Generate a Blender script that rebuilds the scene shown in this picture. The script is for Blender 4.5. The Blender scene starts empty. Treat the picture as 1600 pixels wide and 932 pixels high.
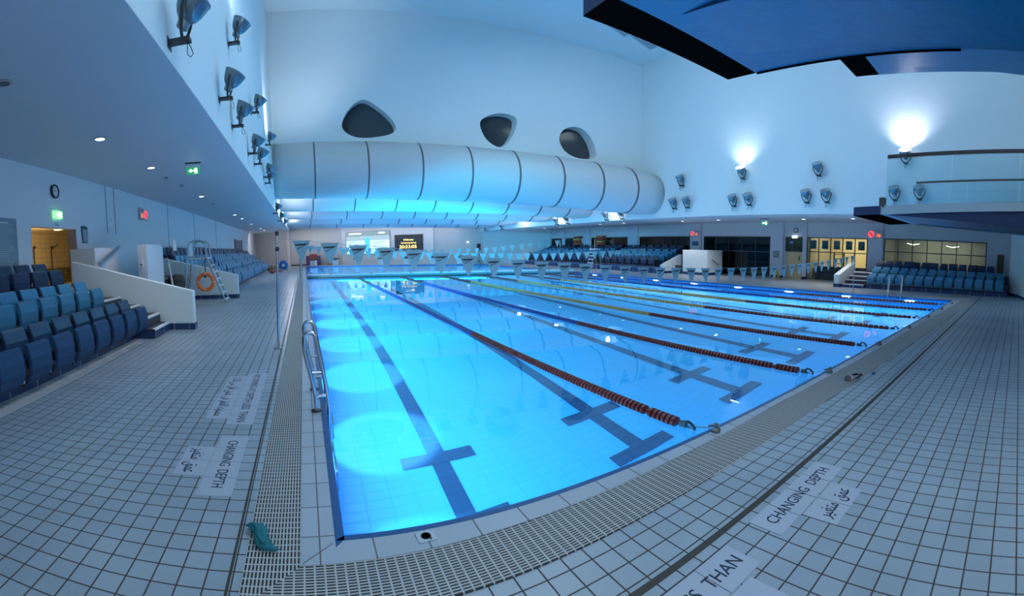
import bpy, bmesh, math, random
from mathutils import Matrix, Vector
random.seed(4)
PI = math.pi
SC = bpy.context.scene
COL = SC.collection

# ------------------------------------------------------------------ camera
# the photograph is a stitched cylindrical panorama, taken 1.4 m above the deck
F_PX = 711.046
cd = bpy.data.cameras.new('camera'); cd.type = 'PANO'; cd.panorama_type = 'CENTRAL_CYLINDRICAL'
cd.central_cylindrical_range_u_min = -800 / F_PX
cd.central_cylindrical_range_u_max = 800 / F_PX
cd.central_cylindrical_range_v_min = (434.03 - 932) / F_PX
cd.central_cylindrical_range_v_max = 434.03 / F_PX
cd.central_cylindrical_radius = 1.0
cd.clip_start = 0.02; cd.clip_end = 500
cam = bpy.data.objects.new('camera', cd); COL.objects.link(cam)
cam.location = (0, 0, 1.4)
_y, _p, _r = -0.456796, -0.06994, 0.011805
_W = Matrix(((math.cos(_y), -math.sin(_y), 0), (math.sin(_y), math.cos(_y), 0), (0, 0, 1)))
_M2 = Matrix(((1, 0, 0), (0, math.cos(_p), -math.sin(_p)), (0, math.sin(_p), math.cos(_p))))
_M1 = Matrix(((math.cos(_r), 0, math.sin(_r)), (0, 1, 0), (-math.sin(_r), 0, math.cos(_r))))
_B = Matrix(((1, 0, 0), (0, 0, -1), (0, 1, 0)))
cam.rotation_euler = (_W @ _M2 @ _M1 @ _B).to_euler()
SC.camera = cam

# ------------------------------------------------------------------ world, exposure, large lights
SC.view_settings.view_transform = 'Standard'; SC.view_settings.look = 'None'
SC.view_settings.gamma = 1.0; SC.view_settings.use_curve_mapping = False
SC.view_settings.exposure = 0.0
SC.cycles.use_denoising = True
SC.cycles.max_bounces = 8; SC.cycles.diffuse_bounces = 4; SC.cycles.glossy_bounces = 4
SC.cycles.transmission_bounces = 6; SC.cycles.transparent_max_bounces = 8
SC.cycles.caustics_reflective = False; SC.cycles.caustics_refractive = True
SC.cycles.sample_clamp_indirect = 6.0
w = bpy.data.worlds.new('world'); SC.world = w; w.use_nodes = True
w.node_tree.nodes['Background'].inputs[0].default_value = (0.55, 0.76, 1.0, 1)
w.node_tree.nodes['Background'].inputs[1].default_value = 0.55

def area(name, loc, rot, sx, sy, power, color=(1, 1, 1), parent=None, spread=180):
    l = bpy.data.lights.new(name, 'AREA'); l.shape = 'RECTANGLE'; l.size = sx; l.size_y = sy
    l.energy = power; l.color = color; l.spread = math.radians(spread)
    o = bpy.data.objects.new(name, l); COL.objects.link(o); o.location = loc; o.rotation_euler = rot
    if parent: o.parent = parent
    return o
def spot(name, loc, aim, power, color=(1, 1, 1), angle=80, blend=.6, size=.05, parent=None):
    l = bpy.data.lights.new(name, 'SPOT'); l.energy = power; l.color = color
    l.spot_size = math.radians(angle); l.spot_blend = blend; l.shadow_soft_size = size
    o = bpy.data.objects.new(name, l); COL.objects.link(o); o.location = loc
    o.rotation_euler = (Vector(aim) - Vector(loc)).to_track_quat('-Z', 'Y').to_euler()
    if parent: o.parent = parent
    return o
def point(name, loc, power, color=(1, 1, 1), size=.1, parent=None):
    l = bpy.data.lights.new(name, 'POINT'); l.energy = power; l.color = color; l.shadow_soft_size = size
    o = bpy.data.objects.new(name, l); COL.objects.link(o); o.location = loc
    if parent: o.parent = parent
    return o
# added soft fill lights, unseen, overhead and behind the viewpoint
area('hall_light', (5, 0.5, 10.5), (0, 0, 0), 5, 5, 300, (.70, .88, 1))
area('hall_light', (6, 10, 10.3), (0, 0, 0), 6, 5, 430, (.68, .88, 1))
area('hall_light', (2, -3.5, 3.2), (math.radians(70), 0, 0), 6, 3, 115, (.78, .88, 1))

# ------------------------------------------------------------------ materials
MATS = {}
def mat(name, col=(.8, .8, .8), rough=.5, metal=0, emit=None, es=0, spec=.5, var=0, vscale=6, bump=0, bscale=30, alpha=1):
    if name in MATS: return MATS[name]
    m = bpy.data.materials.new(name); m.use_nodes = True; nt = m.node_tree
    b = nt.nodes['Principled BSDF']
    b.inputs['Base Color'].default_value = (*col, 1); b.inputs['Roughness'].default_value = rough
    b.inputs['Metallic'].default_value = metal; b.inputs['Specular IOR Level'].default_value = spec
    tc = nt.nodes.new('ShaderNodeTexCoord')
    n = nt.nodes.new('ShaderNodeTexNoise'); n.inputs['Scale'].default_value = vscale; n.inputs['Detail'].default_value = 3
    nt.links.new(tc.outputs['Object'], n.inputs['Vector'])
    mx = nt.nodes.new('ShaderNodeMix'); mx.data_type = 'RGBA'; mx.blend_type = 'MULTIPLY'
    mr = nt.nodes.new('ShaderNodeMapRange'); mr.inputs['To Min'].default_value = 1 - max(var, .03); mr.inputs['To Max'].default_value = 1.0
    nt.links.new(n.outputs['Fac'], mr.inputs['Value'])
    mx.inputs[0].default_value = 1; mx.inputs[6].default_value = (*col, 1)
    nt.links.new(mr.outputs[0], mx.inputs[7]); nt.links.new(mx.outputs[2], b.inputs['Base Color'])
    if bump:
        n2 = nt.nodes.new('ShaderNodeTexNoise'); n2.inputs['Scale'].default_value = bscale
        nt.links.new(tc.outputs['Object'], n2.inputs['Vector'])
        bp = nt.nodes.new('ShaderNodeBump'); bp.inputs['Strength'].default_value = bump; bp.inputs['Distance'].default_value = .02
        nt.links.new(n2.outputs['Fac'], bp.inputs['Height']); nt.links.new(bp.outputs[0], b.inputs['Normal'])
    if emit: b.inputs['Emission Color'].default_value = (*emit, 1); b.inputs['Emission Strength'].default_value = es
    MATS[name] = m; return m

def grid_mat(name, col, grout, px, py, gw, ox=0, oy=0, rough=.3, var=.12, axes='XY', big=0, bumpd=.004, stain=0):
    """tiles: a grid of cells px * py with joints gw wide, in object space"""
    m = bpy.data.materials.new(name); m.use_nodes = True; nt = m.node_tree; L = nt.links.new
    b = nt.nodes['Principled BSDF']; tc = nt.nodes.new('ShaderNodeTexCoord'); sp = nt.nodes.new('ShaderNodeSeparateXYZ')
    L(tc.outputs['Object'], sp.inputs[0])
    def mth(op, a, b_=None, c=None):
        n = nt.nodes.new('ShaderNodeMath'); n.operation = op
        for i, v in enumerate((a, b_, c)):
            if v is None: continue
            if isinstance(v, (int, float)): n.inputs[i].default_value = v
            else: L(v, n.inputs[i])
        return n.outputs[0]
    A = sp.outputs[axes[0]]; Bx = sp.outputs[axes[1]]
    u = mth('DIVIDE', mth('SUBTRACT', A, ox), px); v = mth('DIVIDE', mth('SUBTRACT', Bx, oy), py)
    fu = mth('FRACT', u); fv = mth('FRACT', v)
    gu = mth('LESS_THAN', mth('MINIMUM', fu, mth('SUBTRACT', 1.0, fu)), gw / px / 2)
    gv = mth('LESS_THAN', mth('MINIMUM', fv, mth('SUBTRACT', 1.0, fv)), gw / py / 2)
    g = mth('MAXIMUM', gu, gv)
    cv = nt.nodes.new('ShaderNodeCombineXYZ'); L(mth('FLOOR', u), cv.inputs[0]); L(mth('FLOOR', v), cv.inputs[1])
    wn = nt.nodes.new('ShaderNodeTexWhiteNoise'); wn.noise_dimensions = '2D'; L(cv.outputs[0], wn.inputs['Vector'])
    mr = nt.nodes.new('ShaderNodeMapRange'); mr.inputs['To Min'].default_value = 1 - var; mr.inputs['To Max'].default_value = 1
    L(wn.outputs['Value'], mr.inputs['Value'])
    ns = nt.nodes.new('ShaderNodeTexNoise'); ns.inputs['Scale'].default_value = 1.3; ns.inputs['Detail'].default_value = 5; L(tc.outputs['Object'], ns.inputs['Vector'])
    mr2 = nt.nodes.new('ShaderNodeMapRange'); mr2.inputs['From Min'].default_value = .3; mr2.inputs['From Max'].default_value = .7
    mr2.inputs['To Min'].default_value = 1 - stain - .02; mr2.inputs['To Max'].default_value = 1; L(ns.outputs['Fac'], mr2.inputs['Value'])
    k = mth('MULTIPLY', mr.outputs[0], mr2.outputs[0])
    mx = nt.nodes.new('ShaderNodeMix'); mx.data_type = 'RGBA'; mx.blend_type = 'MULTIPLY'; mx.inputs[0].default_value = 1
    mx.inputs[6].default_value = (*col, 1); L(k, mx.inputs[7])
    m2 = nt.nodes.new('ShaderNodeMix'); m2.data_type = 'RGBA'; L(g, m2.inputs[0]); L(mx.outputs[2], m2.inputs[6]); m2.inputs[7].default_value = (*grout, 1)
    L(m2.outputs[2], b.inputs['Base Color'])
    r = mth('MULTIPLY_ADD', g, .5, rough); L(r, b.inputs['Roughness'])
    if bumpd:
        bp = nt.nodes.new('ShaderNodeBump'); bp.inputs['Distance'].default_value = bumpd; bp.inputs['Strength'].default_value = .6
        L(mth('SUBTRACT', 1.0, g), bp.inputs['Height']); L(bp.outputs[0], b.inputs['Normal'])
    MATS[name] = m; return m

white = mat('white_plaster', (.70, .79, .80), .6, var=.05, vscale=.7)
whitew = mat('white_wall', (.72, .74, .78), .6, var=.06, vscale=.5)
soff = mat('soffit_paint', (.62, .64, .70), .55, var=.04, vscale=.5)
tile = grid_mat('deck_tile', (.37, .44, .50), (.055, .047, .040), .1163, .1163, .0075, ox=-.015, oy=.0495, rough=.30, var=.09, stain=.20)
copet = grid_mat('coping_tile', (.42, .48, .55), (.16, .16, .17), .255, .255, .008, ox=.02, oy=.1, rough=.35, var=.06, stain=.08)
cope2 = mat('coping_rim', (.52, .58, .66), .35, var=.05)
poolt = grid_mat('pool_tile', (.032, .43, .88), (.028, .38, .80), .25, .125, .012, rough=.4, var=.04, bumpd=0)
darkt = grid_mat('lane_mark_tile', (.004, .07, .20), (.004, .055, .16), .25, .125, .02, rough=.4, var=.12, bumpd=0)
navyt = grid_mat('navy_plinth_tile', (.02, .05, .15), (.35, .38, .42), .53, .9, .012, oy=0, ox=.1, rough=.25, var=.15, axes='YZ')
navyx = grid_mat('navy_skirting_tile', (.02, .05, .15), (.35, .38, .42), .3, .9, .01, rough=.25, var=.15, axes='XZ')
dark = mat('dark_tread', (.05, .055, .07), .6, var=.3, vscale=20)
nosew = mat('white_nosing', (.75, .78, .8), .5)
steel = mat('stainless_steel', (.55, .57, .60), .22, 1)
dsteel = mat('dark_metal', (.06, .06, .07), .4, .6)
black = mat('matt_black', (.002, .002, .002), .9, spec=0)
blackp = mat('black_plastic', (.02, .02, .022), .45)
rubber = mat('rubber', (.03, .03, .03), .7)
orange = mat('orange_buoy', (.85, .16, .03), .5)
def pitted(name, col, pit=.55):
    """moulded plastic with a regular grid of small holes"""
    m = grid_mat(name, tuple(c * pit for c in col), col, .032, .024, .016, rough=.42, var=.05, axes='YZ', bumpd=.002)
    return m
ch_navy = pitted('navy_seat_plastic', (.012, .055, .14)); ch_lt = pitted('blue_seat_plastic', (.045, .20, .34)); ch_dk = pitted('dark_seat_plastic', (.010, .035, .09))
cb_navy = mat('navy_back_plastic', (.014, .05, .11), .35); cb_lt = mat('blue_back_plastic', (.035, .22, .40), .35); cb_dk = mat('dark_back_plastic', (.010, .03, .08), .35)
amber = mat('amber_tile', (.70, .60, .42), .4, var=.1)
pennm = mat('pennant_fabric', (.24, .42, .46), .7)

# ------------------------------------------------------------------ mesh toolkit
class MB:
    def __init__(s): s.v = []; s.f = []; s.m = []
    def add(s, vs, fs, mi=0):
        n = len(s.v); s.v += [tuple(p) for p in vs]
        for f in fs: s.f.append(tuple(n + i for i in f)); s.m.append(mi)
        return s
    def box(s, x0, x1, y0, y1, z0, z1, mi=0):
        return s.prism([(x0, y0), (x1, y0), (x1, y1), (x0, y1)], z0, z1, mi)
    def prism(s, poly, z0, z1, mi=0, top=None):
        """vertical prism over an xy polygon; z0/z1 may be lists"""
        n = len(poly); a = sum(poly[i][0] * poly[(i + 1) % n][1] - poly[(i + 1) % n][0] * poly[i][1] for i in range(n))
        zb = z0 if isinstance(z0, (list, tuple)) else [z0] * n; zt = z1 if isinstance(z1, (list, tuple)) else [z1] * n
        if a < 0: poly = poly[::-1]; zb = list(zb)[::-1]; zt = list(zt)[::-1]
        vs = [(p[0], p[1], z) for p, z in zip(poly, zb)] + [(p[0], p[1], z) for p, z in zip(poly, zt)]
        fs = [tuple(range(n))[::-1]] + [(i, (i + 1) % n, n + (i + 1) % n, n + i) for i in range(n)]
        s.add(vs, fs, mi); s.add([vs[n + i] for i in range(n)], [tuple(range(n))], mi if top is None else top); return s
    def ext(s, pts, d, mi=0):
        """extrude a planar 3-D polygon by vector d"""
        n = len(pts); d = Vector(d); a = [Vector(p) for p in pts]; nr = Vector((0, 0, 0))
        for i in range(n): nr += (a[i] - a[0]).cross(a[(i + 1) % n] - a[0])
        if nr.dot(d) > 0: a = a[::-1]
        vs = a + [p + d for p in a]
        s.add(vs, [tuple(range(n))] + [tuple(n + i for i in range(n))[::-1]] + [((i + 1) % n, i, n + i, n + (i + 1) % n) for i in range(n)], mi); return s
    def tube(s, pts, r, seg=8, mi=0, close=False):
        P = [Vector(p) for p in pts]; n = len(P); rings = []; up = Vector((0, 0, 1)); prev = None
        for i, p in enumerate(P):
            t = (P[(i + 1) % n] - P[i - 1]) if close else (P[min(i + 1, n - 1)] - P[max(i - 1, 0)])
            if t.length < 1e-9: t = Vector((0, 0, 1))
            t.normalize()
            if prev is None:
                a = t.cross(up if abs(t.z) < .95 else Vector((1, 0, 0))).normalized()
            else: a = (prev - t * prev.dot(t)).normalized()
            prev = a; b = t.cross(a); rr = r[i] if isinstance(r, (list, tuple)) else r
            rings.append([p + a * math.cos(2 * PI * k / seg) * rr + b * math.sin(2 * PI * k / seg) * rr for k in range(seg)])
        vs = [q for ring in rings for q in ring]; fs = []
        for i in range(n if close else n - 1):
            j = (i + 1) % n
            for k in range(seg):
                k2 = (k + 1) % seg; fs.append((i * seg + k, i * seg + k2, j * seg + k2, j * seg + k))
        if not close: fs.append(tuple(range(seg))[::-1]); fs.append(tuple((n - 1) * seg + k for k in range(seg)))
        s.add(vs, fs, mi); return s
    def lathe(s, prof, c=(0, 0, 0), axis=(0, 0, 1), seg=20, mi=0, cap=True):
        q = Vector((0, 0, 1)).rotation_difference(Vector(axis)); c = Vector(c); vs = []; n = len(prof)
        for r, z in prof:
            for k in range(seg):
                vs.append(c + q @ Vector((r * math.cos(2 * PI * k / seg), r * math.sin(2 * PI * k / seg), z)))
        fs = [(i * seg + k, i * seg + (k + 1) % seg, (i + 1) * seg + (k + 1) % seg, (i + 1) * seg + k) for i in range(n - 1) for k in range(seg)]
        if cap and prof[0][0] > 1e-4: fs.append(tuple(range(seg))[::-1])
        if cap and prof[-1][0] > 1e-4: fs.append(tuple((n - 1) * seg + k for k in range(seg)))
        s.add(vs, fs, mi); return s
    def build(s, name, m, parent=None, smooth=False, bevel=0):
        me = bpy.data.meshes.new(name); me.from_pydata(s.v, [], s.f); ms = m if isinstance(m, (list, tuple)) else [m]
        for x in ms: me.materials.append(x)
        for p, i in zip(me.polygons, s.m): p.material_index = min(i, len(ms) - 1); p.use_smooth = smooth
        me.validate()
        if smooth:
            try: me.set_sharp_from_angle(angle=math.radians(40))
            except Exception: pass
        o = bpy.data.objects.new(name, me); COL.objects.link(o)
        if bevel:
            md = o.modifiers.new('bevel', 'BEVEL'); md.width = bevel; md.segments = 2; md.limit_method = 'ANGLE'
        if parent: o.parent = parent
        return o
def tag(o, label, cat, group=None, kind=None):
    o['label'] = label; o['category'] = cat
    if group: o['group'] = group
    if kind: o['kind'] = kind
    return o
def thing(name, label, cat, loc=(0, 0, 0), rz=0, group=None):
    o = bpy.data.objects.new(name, None); COL.objects.link(o); o.location = loc; o.rotation_euler = (0, 0, rz)
    o.empty_display_size = .1
    return tag(o, label, cat, group)
TRIM = [6]
def struct(o, label=None):
    n = o.name.split('.')[0]
    if n.startswith('trim_') and not n[5:].isdigit(): TRIM[0] += 1; o.name = 'trim_%d' % TRIM[0]
    o['kind'] = 'structure'
    if label: o['label'] = label
    return o
def copy_tree(o, parent=None):
    c = o.copy(); COL.objects.link(c)
    if parent: c.parent = parent
    for ch in list(o.children): copy_tree(ch, c)
    return c
ORD = 'first second third fourth fifth sixth seventh eighth ninth tenth eleventh twelfth thirteenth fourteenth fifteenth sixteenth seventeenth eighteenth nineteenth twentieth'.split()
TENS = {20: 'twenty', 30: 'thirty', 40: 'forty'}
def nth(i):
    if i < 20: return ORD[i]
    t = (i + 1) // 10 * 10; u = (i + 1) % 10
    return {30: 'thirtieth', 40: 'fortieth'}.get(i + 1) or TENS[t] + '-' + ORD[u - 1]
def text(body, size, m, M, name='lettering', parent=None, ext=.001, align='CENTER', sx=1, sp=1.0):
    c = bpy.data.curves.new(name, 'FONT'); c.body = body; c.size = size; c.align_x = align; c.align_y = 'CENTER'; c.extrude = ext; c.space_character = sp
    c.resolution_u = 3
    o = bpy.data.objects.new(name, c); COL.objects.link(o)
    dg = bpy.context.evaluated_depsgraph_get(); me = bpy.data.meshes.new_from_object(o.evaluated_get(dg))
    bpy.data.objects.remove(o); me.transform(M @ Matrix.Scale(sx, 4, (1, 0, 0))); me.materials.clear(); me.materials.append(m)
    o = bpy.data.objects.new(name, me); COL.objects.link(o)
    if parent: o.parent = parent
    return o
def frame(o, xa, ya):
    """matrix whose local x runs along xa, local y along ya, origin o"""
    xa = Vector(xa).normalized(); ya = Vector(ya).normalized(); za = xa.cross(ya)
    return Matrix(((xa.x, ya.x, za.x, o[0]), (xa.y, ya.y, za.y, o[1]), (xa.z, ya.z, za.z, o[2]), (0, 0, 0, 1)))

# ------------------------------------------------------------------ the place: main lines (metres)
XL, XR = .14, 13.8                                   # pool long sides at the near end
def near(x): return 2.13 - .011 * (x - .14)          # near pool edge
def far(x): return 41.5 - .70 * x                    # far pool edge
def right_edge(y): return 13.8 - (y - 1.98) * .022   # pool's right side
def boom(x): return 24.3 - .35 * x
def fwall(x): return 44.4 - .72 * x
PNL = (XL, near(XL)); PNR = (XR, near(XR)); PFR = (13.1, 32.3); PFL = (XL, far(XL))

# ---- deck: one floor with the pool cut out
mb = MB()
O = [(-5.3, -6), (19, -6), (19, 36), (-5.3, 50)]
I = [PNL, PNR, PFR, PFL]
for a in range(4):
    b = (a + 1) % 4
    mb.add([(*O[a], 0), (*O[b], 0), (*I[b], 0), (*I[a], 0)], [(0, 1, 2, 3)])
struct(mb.build('floor', tile), 'pale blue square tiled pool deck')

# ---- pool basin
mb = MB(); D = -2.1
P4 = [PNL, PNR, PFR, PFL]
mb.add([(*p, D) for p in P4], [(0, 1, 2, 3)])
for a in range(4):
    b = (a + 1) % 4
    mb.add([(*P4[a], D), (*P4[b], D), (*P4[b], -.05), (*P4[a], -.05)], [(3, 2, 1, 0)])
pool = struct(mb.build('floor', poolt), 'light blue tiled swimming pool basin')
LANES = [1.38, 3.45, 5.4, 7.28, 9.05, 10.65, 12.1]
for i, x in enumerate(LANES):
    mb = MB(); z = D + .004
    y1 = boom(x) - .3
    mb.add([(x - .1, 3.75, z), (x + .1, 3.75, z), (x + .1, y1, z), (x - .1, y1, z)], [(0, 1, 2, 3)])
    for yc in (3.72, 4.72, 21.0 - .35 * x, ):
        mb.add([(x - .42, yc - .1, z + .003), (x + .42, yc - .1, z + .003), (x + .42, yc + .1, z + .003), (x - .42, yc + .1, z + .003)], [(0, 1, 2, 3)])
    # far part of the pool, beyond the boom
    y2 = boom(x) + 1.6
    mb.add([(x - .1, y2, z), (x + .1, y2, z), (x + .1, far(x) - 1.5, z), (x - .1, far(x) - 1.5, z)], [(0, 1, 2, 3)])
    # black target on the end wall, near side and boom side
    mb.build('lane_marking', darkt, pool)

# ---- water
def water_mat():
    m = bpy.data.materials.new('pool_water'); m.use_nodes = True; nt = m.node_tree; L = nt.links.new
    nt.nodes.remove(nt.nodes['Principled BSDF']); out = nt.nodes['Material Output']
    g = nt.nodes.new('ShaderNodeBsdfGlass'); g.inputs['IOR'].default_value = 1.333; g.inputs['Roughness'].default_value = 0.0
    g.inputs['Color'].default_value = (.72, .94, 1, 1)
    tc = nt.nodes.new('ShaderNodeTexCoord'); n = nt.nodes.new('ShaderNodeTexNoise'); n.inputs['Scale'].default_value = .9; n.inputs['Detail'].default_value = 2
    L(tc.outputs['Object'], n.inputs['Vector'])
    b = nt.nodes.new('ShaderNodeBump'); b.inputs['Strength'].default_value = .10; b.inputs['Distance'].default_value = .05
    L(n.outputs['Fac'], b.inputs['Height']); L(b.outputs[0], g.inputs['Normal']); L(g.outputs[0], out.inputs[0])
    return m
WZ = -.04
mb = MB(); mb.add([(p[0], p[1], WZ) for p in P4], [(0, 1, 2, 3)])
tag(mb.build('pool_water', water_mat()), 'still bright blue water filling the swimming pool', 'water', kind='stuff')

# ---- coping, blue edge strip, overflow grating
def strip(a, b, c, d, z0, z1, m, name, mi=0):
    return MB().prism([a, b, c, d], z0, z1).build(name, m)
bl = mat('blue_edge_tile', (.008, .085, .26), .3, var=.1)
cL, cO = XL - .045, -.07                       # left coping inner/outer
nI = lambda x: near(x) - .035
nO = lambda x: 2.02 - .012 * max(0, x - 3) + .03 * min(1, max(0, (x) / 3)) if x < 3 else 2.05 - .042 * (x - 3)
mb = MB()
mb.prism([(XL - .045, 2.05), (XL, 2.1), (XL, PFL[1]), (XL - .045, PFL[1])], -.06, .012)
mb.prism([(XL - .045, near(XL) - .035), (XR, near(XR) - .035), (XR, near(XR)), (XL, near(XL))], -.06, .012)
mb.prism([(XR, near(XR)), (XR + .045, near(XR)), (PFR[0] + .045, PFR[1]), (PFR[0], PFR[1])], -.06, .012)
mb.prism([PFL, PFR, (PFR[0], PFR[1] + .1), (PFL[0], PFL[1] + .1)], -.06, .012)
struct(mb.build('trim_1', bl), 'dark blue tile strip along the pool edge')
mb = MB()
CX0 = -.07
mb.prism([(CX0, 1.94), (XL - .045, near(XL) - .035), (XL - .045, PFL[1]), (CX0, PFL[1])], 0, .010)
mb.prism([(CX0, 1.94), (3.5, 1.99), (XR + .2, 1.72), (XR + .045, near(XR) - .035), (XL - .045, near(XL) - .035)], 0, .0101)
mb.prism([(XR + .045, near(XR) - .03), (XR + .22, 1.75), (PFR[0] + .25, PFR[1]), (PFR[0] + .045, PFR[1])], 0, .010)
mb.prism([(PFL[0] - .3, PFL[1] + .1), (PFR[0], PFR[1] + .1), (PFR[0], PFR[1] + .9), (PFL[0] - .3, PFL[1] + .9)], 0, .06)
struct(mb.build('trim_2', [copet]), 'pale tiled coping around the swimming pool')
# mitre joint at the coping corner
struct(MB().tube([(CX0 + .01, 1.95, .0105), (XL - .06, near(XL) - .05, .0105)], .003, 4).build('trim_3', mat('grout', (.16, .16, .17), .8)))

def grating_mat(name, along):
    m = grid_mat(name, (.018, .016, .014), (.46, .48, .47), *((.0168, .045) if along == 'Y' else (.045, .0168)), .008, ox=-.323, oy=1.64, rough=.5, var=.1, bumpd=.003)
    return m
gy = grating_mat('grating_lengthwise', 'Y'); gx = grating_mat('grating_crosswise', 'X')
mb = MB()
mb.prism([(-.323, 1.94 - .253), (CX0, 1.94), (CX0, PFL[1]), (-.323, PFL[1])], 0, .006, 0)
gr = MB(); 
mb.prism([(-.323, 1.64), (3.5, 1.66), (XR + .5, 1.34), (XR + .2, 1.72), (3.5, 1.99), (CX0, 1.94), (-.323, 1.687)], 0, .0062, 1)
struct(mb.build('trim_4', [gy, gx]), 'white slotted overflow grating around the pool')
# long dark expansion joint in the right deck
struct(MB().prism([(.2, 1.27), (16.9, 1.225), (16.9, 1.25), (.2, 1.305)], 0, .003).build('trim_5', mat('joint_sealant', (.05, .045, .035), .7)))
struct(MB().prism([(-.385, -3), (-.372, -3), (-.372, 40), (-.385, 40)], 0, .0025).build('trim_6', mat('joint_sealant', (.05, .045, .035), .7)))

# ------------------------------------------------------------------ walls, soffits, ceiling
XS_L, ZS_L, XW_L = -1.27, 3.43, -5.07
XS_R, ZS_R, XW_R = 14.0, 2.6, 18.62
def ceil_z(x): return 9.31 + (14 - x) * .2227
def bu(x): return 21.43 - .431 * x
# left soffit slab and upper left wall
mb = MB(); mb.box(XW_L - .2, XS_L - .201, -6, 49, ZS_L, ZS_L + .25); mb.box(XS_L - .201, XS_L - .003, -6, 46, ZS_L - .008, ZS_L)
struct(mb.build('ceiling', soff), 'grey blue soffit over the spectator seats')
mb = MB(); mb.prism([(XS_L - .2, -6), (XS_L, -6), (XS_L, 46), (XS_L - .2, 46)], ZS_L, 13.2)
struct(mb.build('wall_upper_left', white), 'white upper wall carrying floodlights')
# left wall with a doorway
dy0, dy1, dz0, dz1 = 7.51, 9.36, .84, 2.2
mb = MB()
for y0, y1, z0, z1 in ((-6, dy0, 0, ZS_L), (dy1, 49, 0, ZS_L), (dy0, dy1, dz1, ZS_L), (dy0, dy1, 0, dz0)):
    mb.box(XW_L - .2, XW_L, y0, y1, z0, z1)
struct(mb.build('wall_left', whitew), 'pale wall behind the near spectator seats')
jm = mat('joint_line', (.22, .25, .3), .7)
for y in (11.15, 11.71, 16.79, 21.0, 26.5):
    struct(MB().box(XW_L, XW_L + .012, y - .012, y + .012, .8, ZS_L).build('trim_wall_joint', jm))
struct(MB().box(XW_L, XW_L + .015, 10.0, 16.7, .84, 2.16).build('trim_wall_panel', mat('wall_panel', (.66, .70, .74), .35, var=.06)))
# changing room seen through the left doorway
mos = grid_mat('mosaic_tile', (.20, .22, .05), (.55, .45, .2), .11, .11, .01, rough=.4, var=.8, axes='YZ')
amt = grid_mat('amber_wall_tile', (.74, .66, .46), (.42, .34, .22), .30, .15, .010, rough=.35, var=.08, axes='YZ')
mb = MB()
mb.box(XW_L - 2.8, XW_L - 2.7, 6.0, 14.5, .8, 2.6)
struct(mb.build('wall_changing_room', amt), 'amber tiled changing room wall')
mb = MB()
mb.box(XW_L - 2.7, XW_L - .2, 5.9, 6.0, .8, 2.6); mb.box(XW_L - 2.7, XW_L - .2, 14.4, 14.5, .8, 2.6)
mb.box(XW_L - 2.7, XW_L - .2, 6, 14.4, 2.42, 2.6); mb.box(XW_L - 2.7, XW_L - .2, 6, 14.4, .7, .8)
struct(mb.build('wall_changing_room', amber), 'amber changing room side walls')
struct(MB().box(XW_L - 2.7, XW_L - 2.68, 11.6, 14.4, .8, 1.30).build('trim_mosaic', mos))
struct(MB().box(XW_L - .2, XW_L + .01, dy1 - .02, dy1 + .02, .84, 2.2).build('trim_door_jamb', mat('jamb', (.35, .30, .30), .5)))
point('changing_room_lamp', (XW_L - 1.3, 10.5, 2.2), 30, (1, .72, .36), .1)
t = thing('ceiling_lamp', 'bright oval ceiling lamp inside the amber changing room', 'lamp', (-6.25, 10.6, 2.36))
MB().lathe([(0, -.02), (.12, -.02), (.14, .02), (.14, .055)], seg=20).build('diffuser', mat('warm_glow', (1, .9, .6), emit=(1, .85, .5), es=6), t)
for k, (x, y) in enumerate(((-7.70, 11.5), (-7.70, 12.5))):
    t = thing('wall_hung_shower', ['slim shower riser beside the door edge in the changing room', 'slim shower riser with a branching head deeper in the changing room'][k], 'shower', (x, y, .8), group='showers in the changing room')
    MB().tube([(0, 0, .2), (0, 0, 1.1)], .018).build('riser_pipe', dsteel, t)
    MB().tube([(0, 0, 1.1), (.06, -.07, 1.17), (.12, -.15, 1.21), (.16, -.2, 1.18)], .018).build('shower_arm', dsteel, t, True)
    MB().lathe([(0, 0), (.04, .02), (.06, .05)], (.17, -.21, 1.12)).build('shower_head', dsteel, t, True)
    if k: MB().tube([(0, 0, 1.1), (.05, .12, 1.18), (.1, .26, 1.25)], .016).build('shower_arm', dsteel, t, True)

# right soffit, upper right wall
mb = MB(); mb.box(XS_R + .251, XW_R + .2, -4, 36, ZS_R, ZS_R + .22); mb.box(XS_R + .003, XS_R + .251, -4, 36, ZS_R - .008, ZS_R)
struct(mb.build('ceiling', soff), 'grey soffit over the glazed offices')
mb = MB(); mb.prism([(XS_R, -4), (XS_R + .25, -4), (XS_R + .25, 36), (XS_R, 36)], ZS_R, 9.5)
struct(mb.build('wall_upper_right', white), 'white upper wall with uplights')
# ceiling
mb = MB(); mb.add([(XS_L - .2, -6, ceil_z(XS_L)), (XS_R + .3, -6, ceil_z(XS_R)), (XS_R + .3, 17, ceil_z(XS_R)), (XS_L - .2, 23, ceil_z(XS_L))], [(3, 2, 1, 0)])
struct(mb.build('ceiling', white), 'white sloping hall ceiling')

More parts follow.
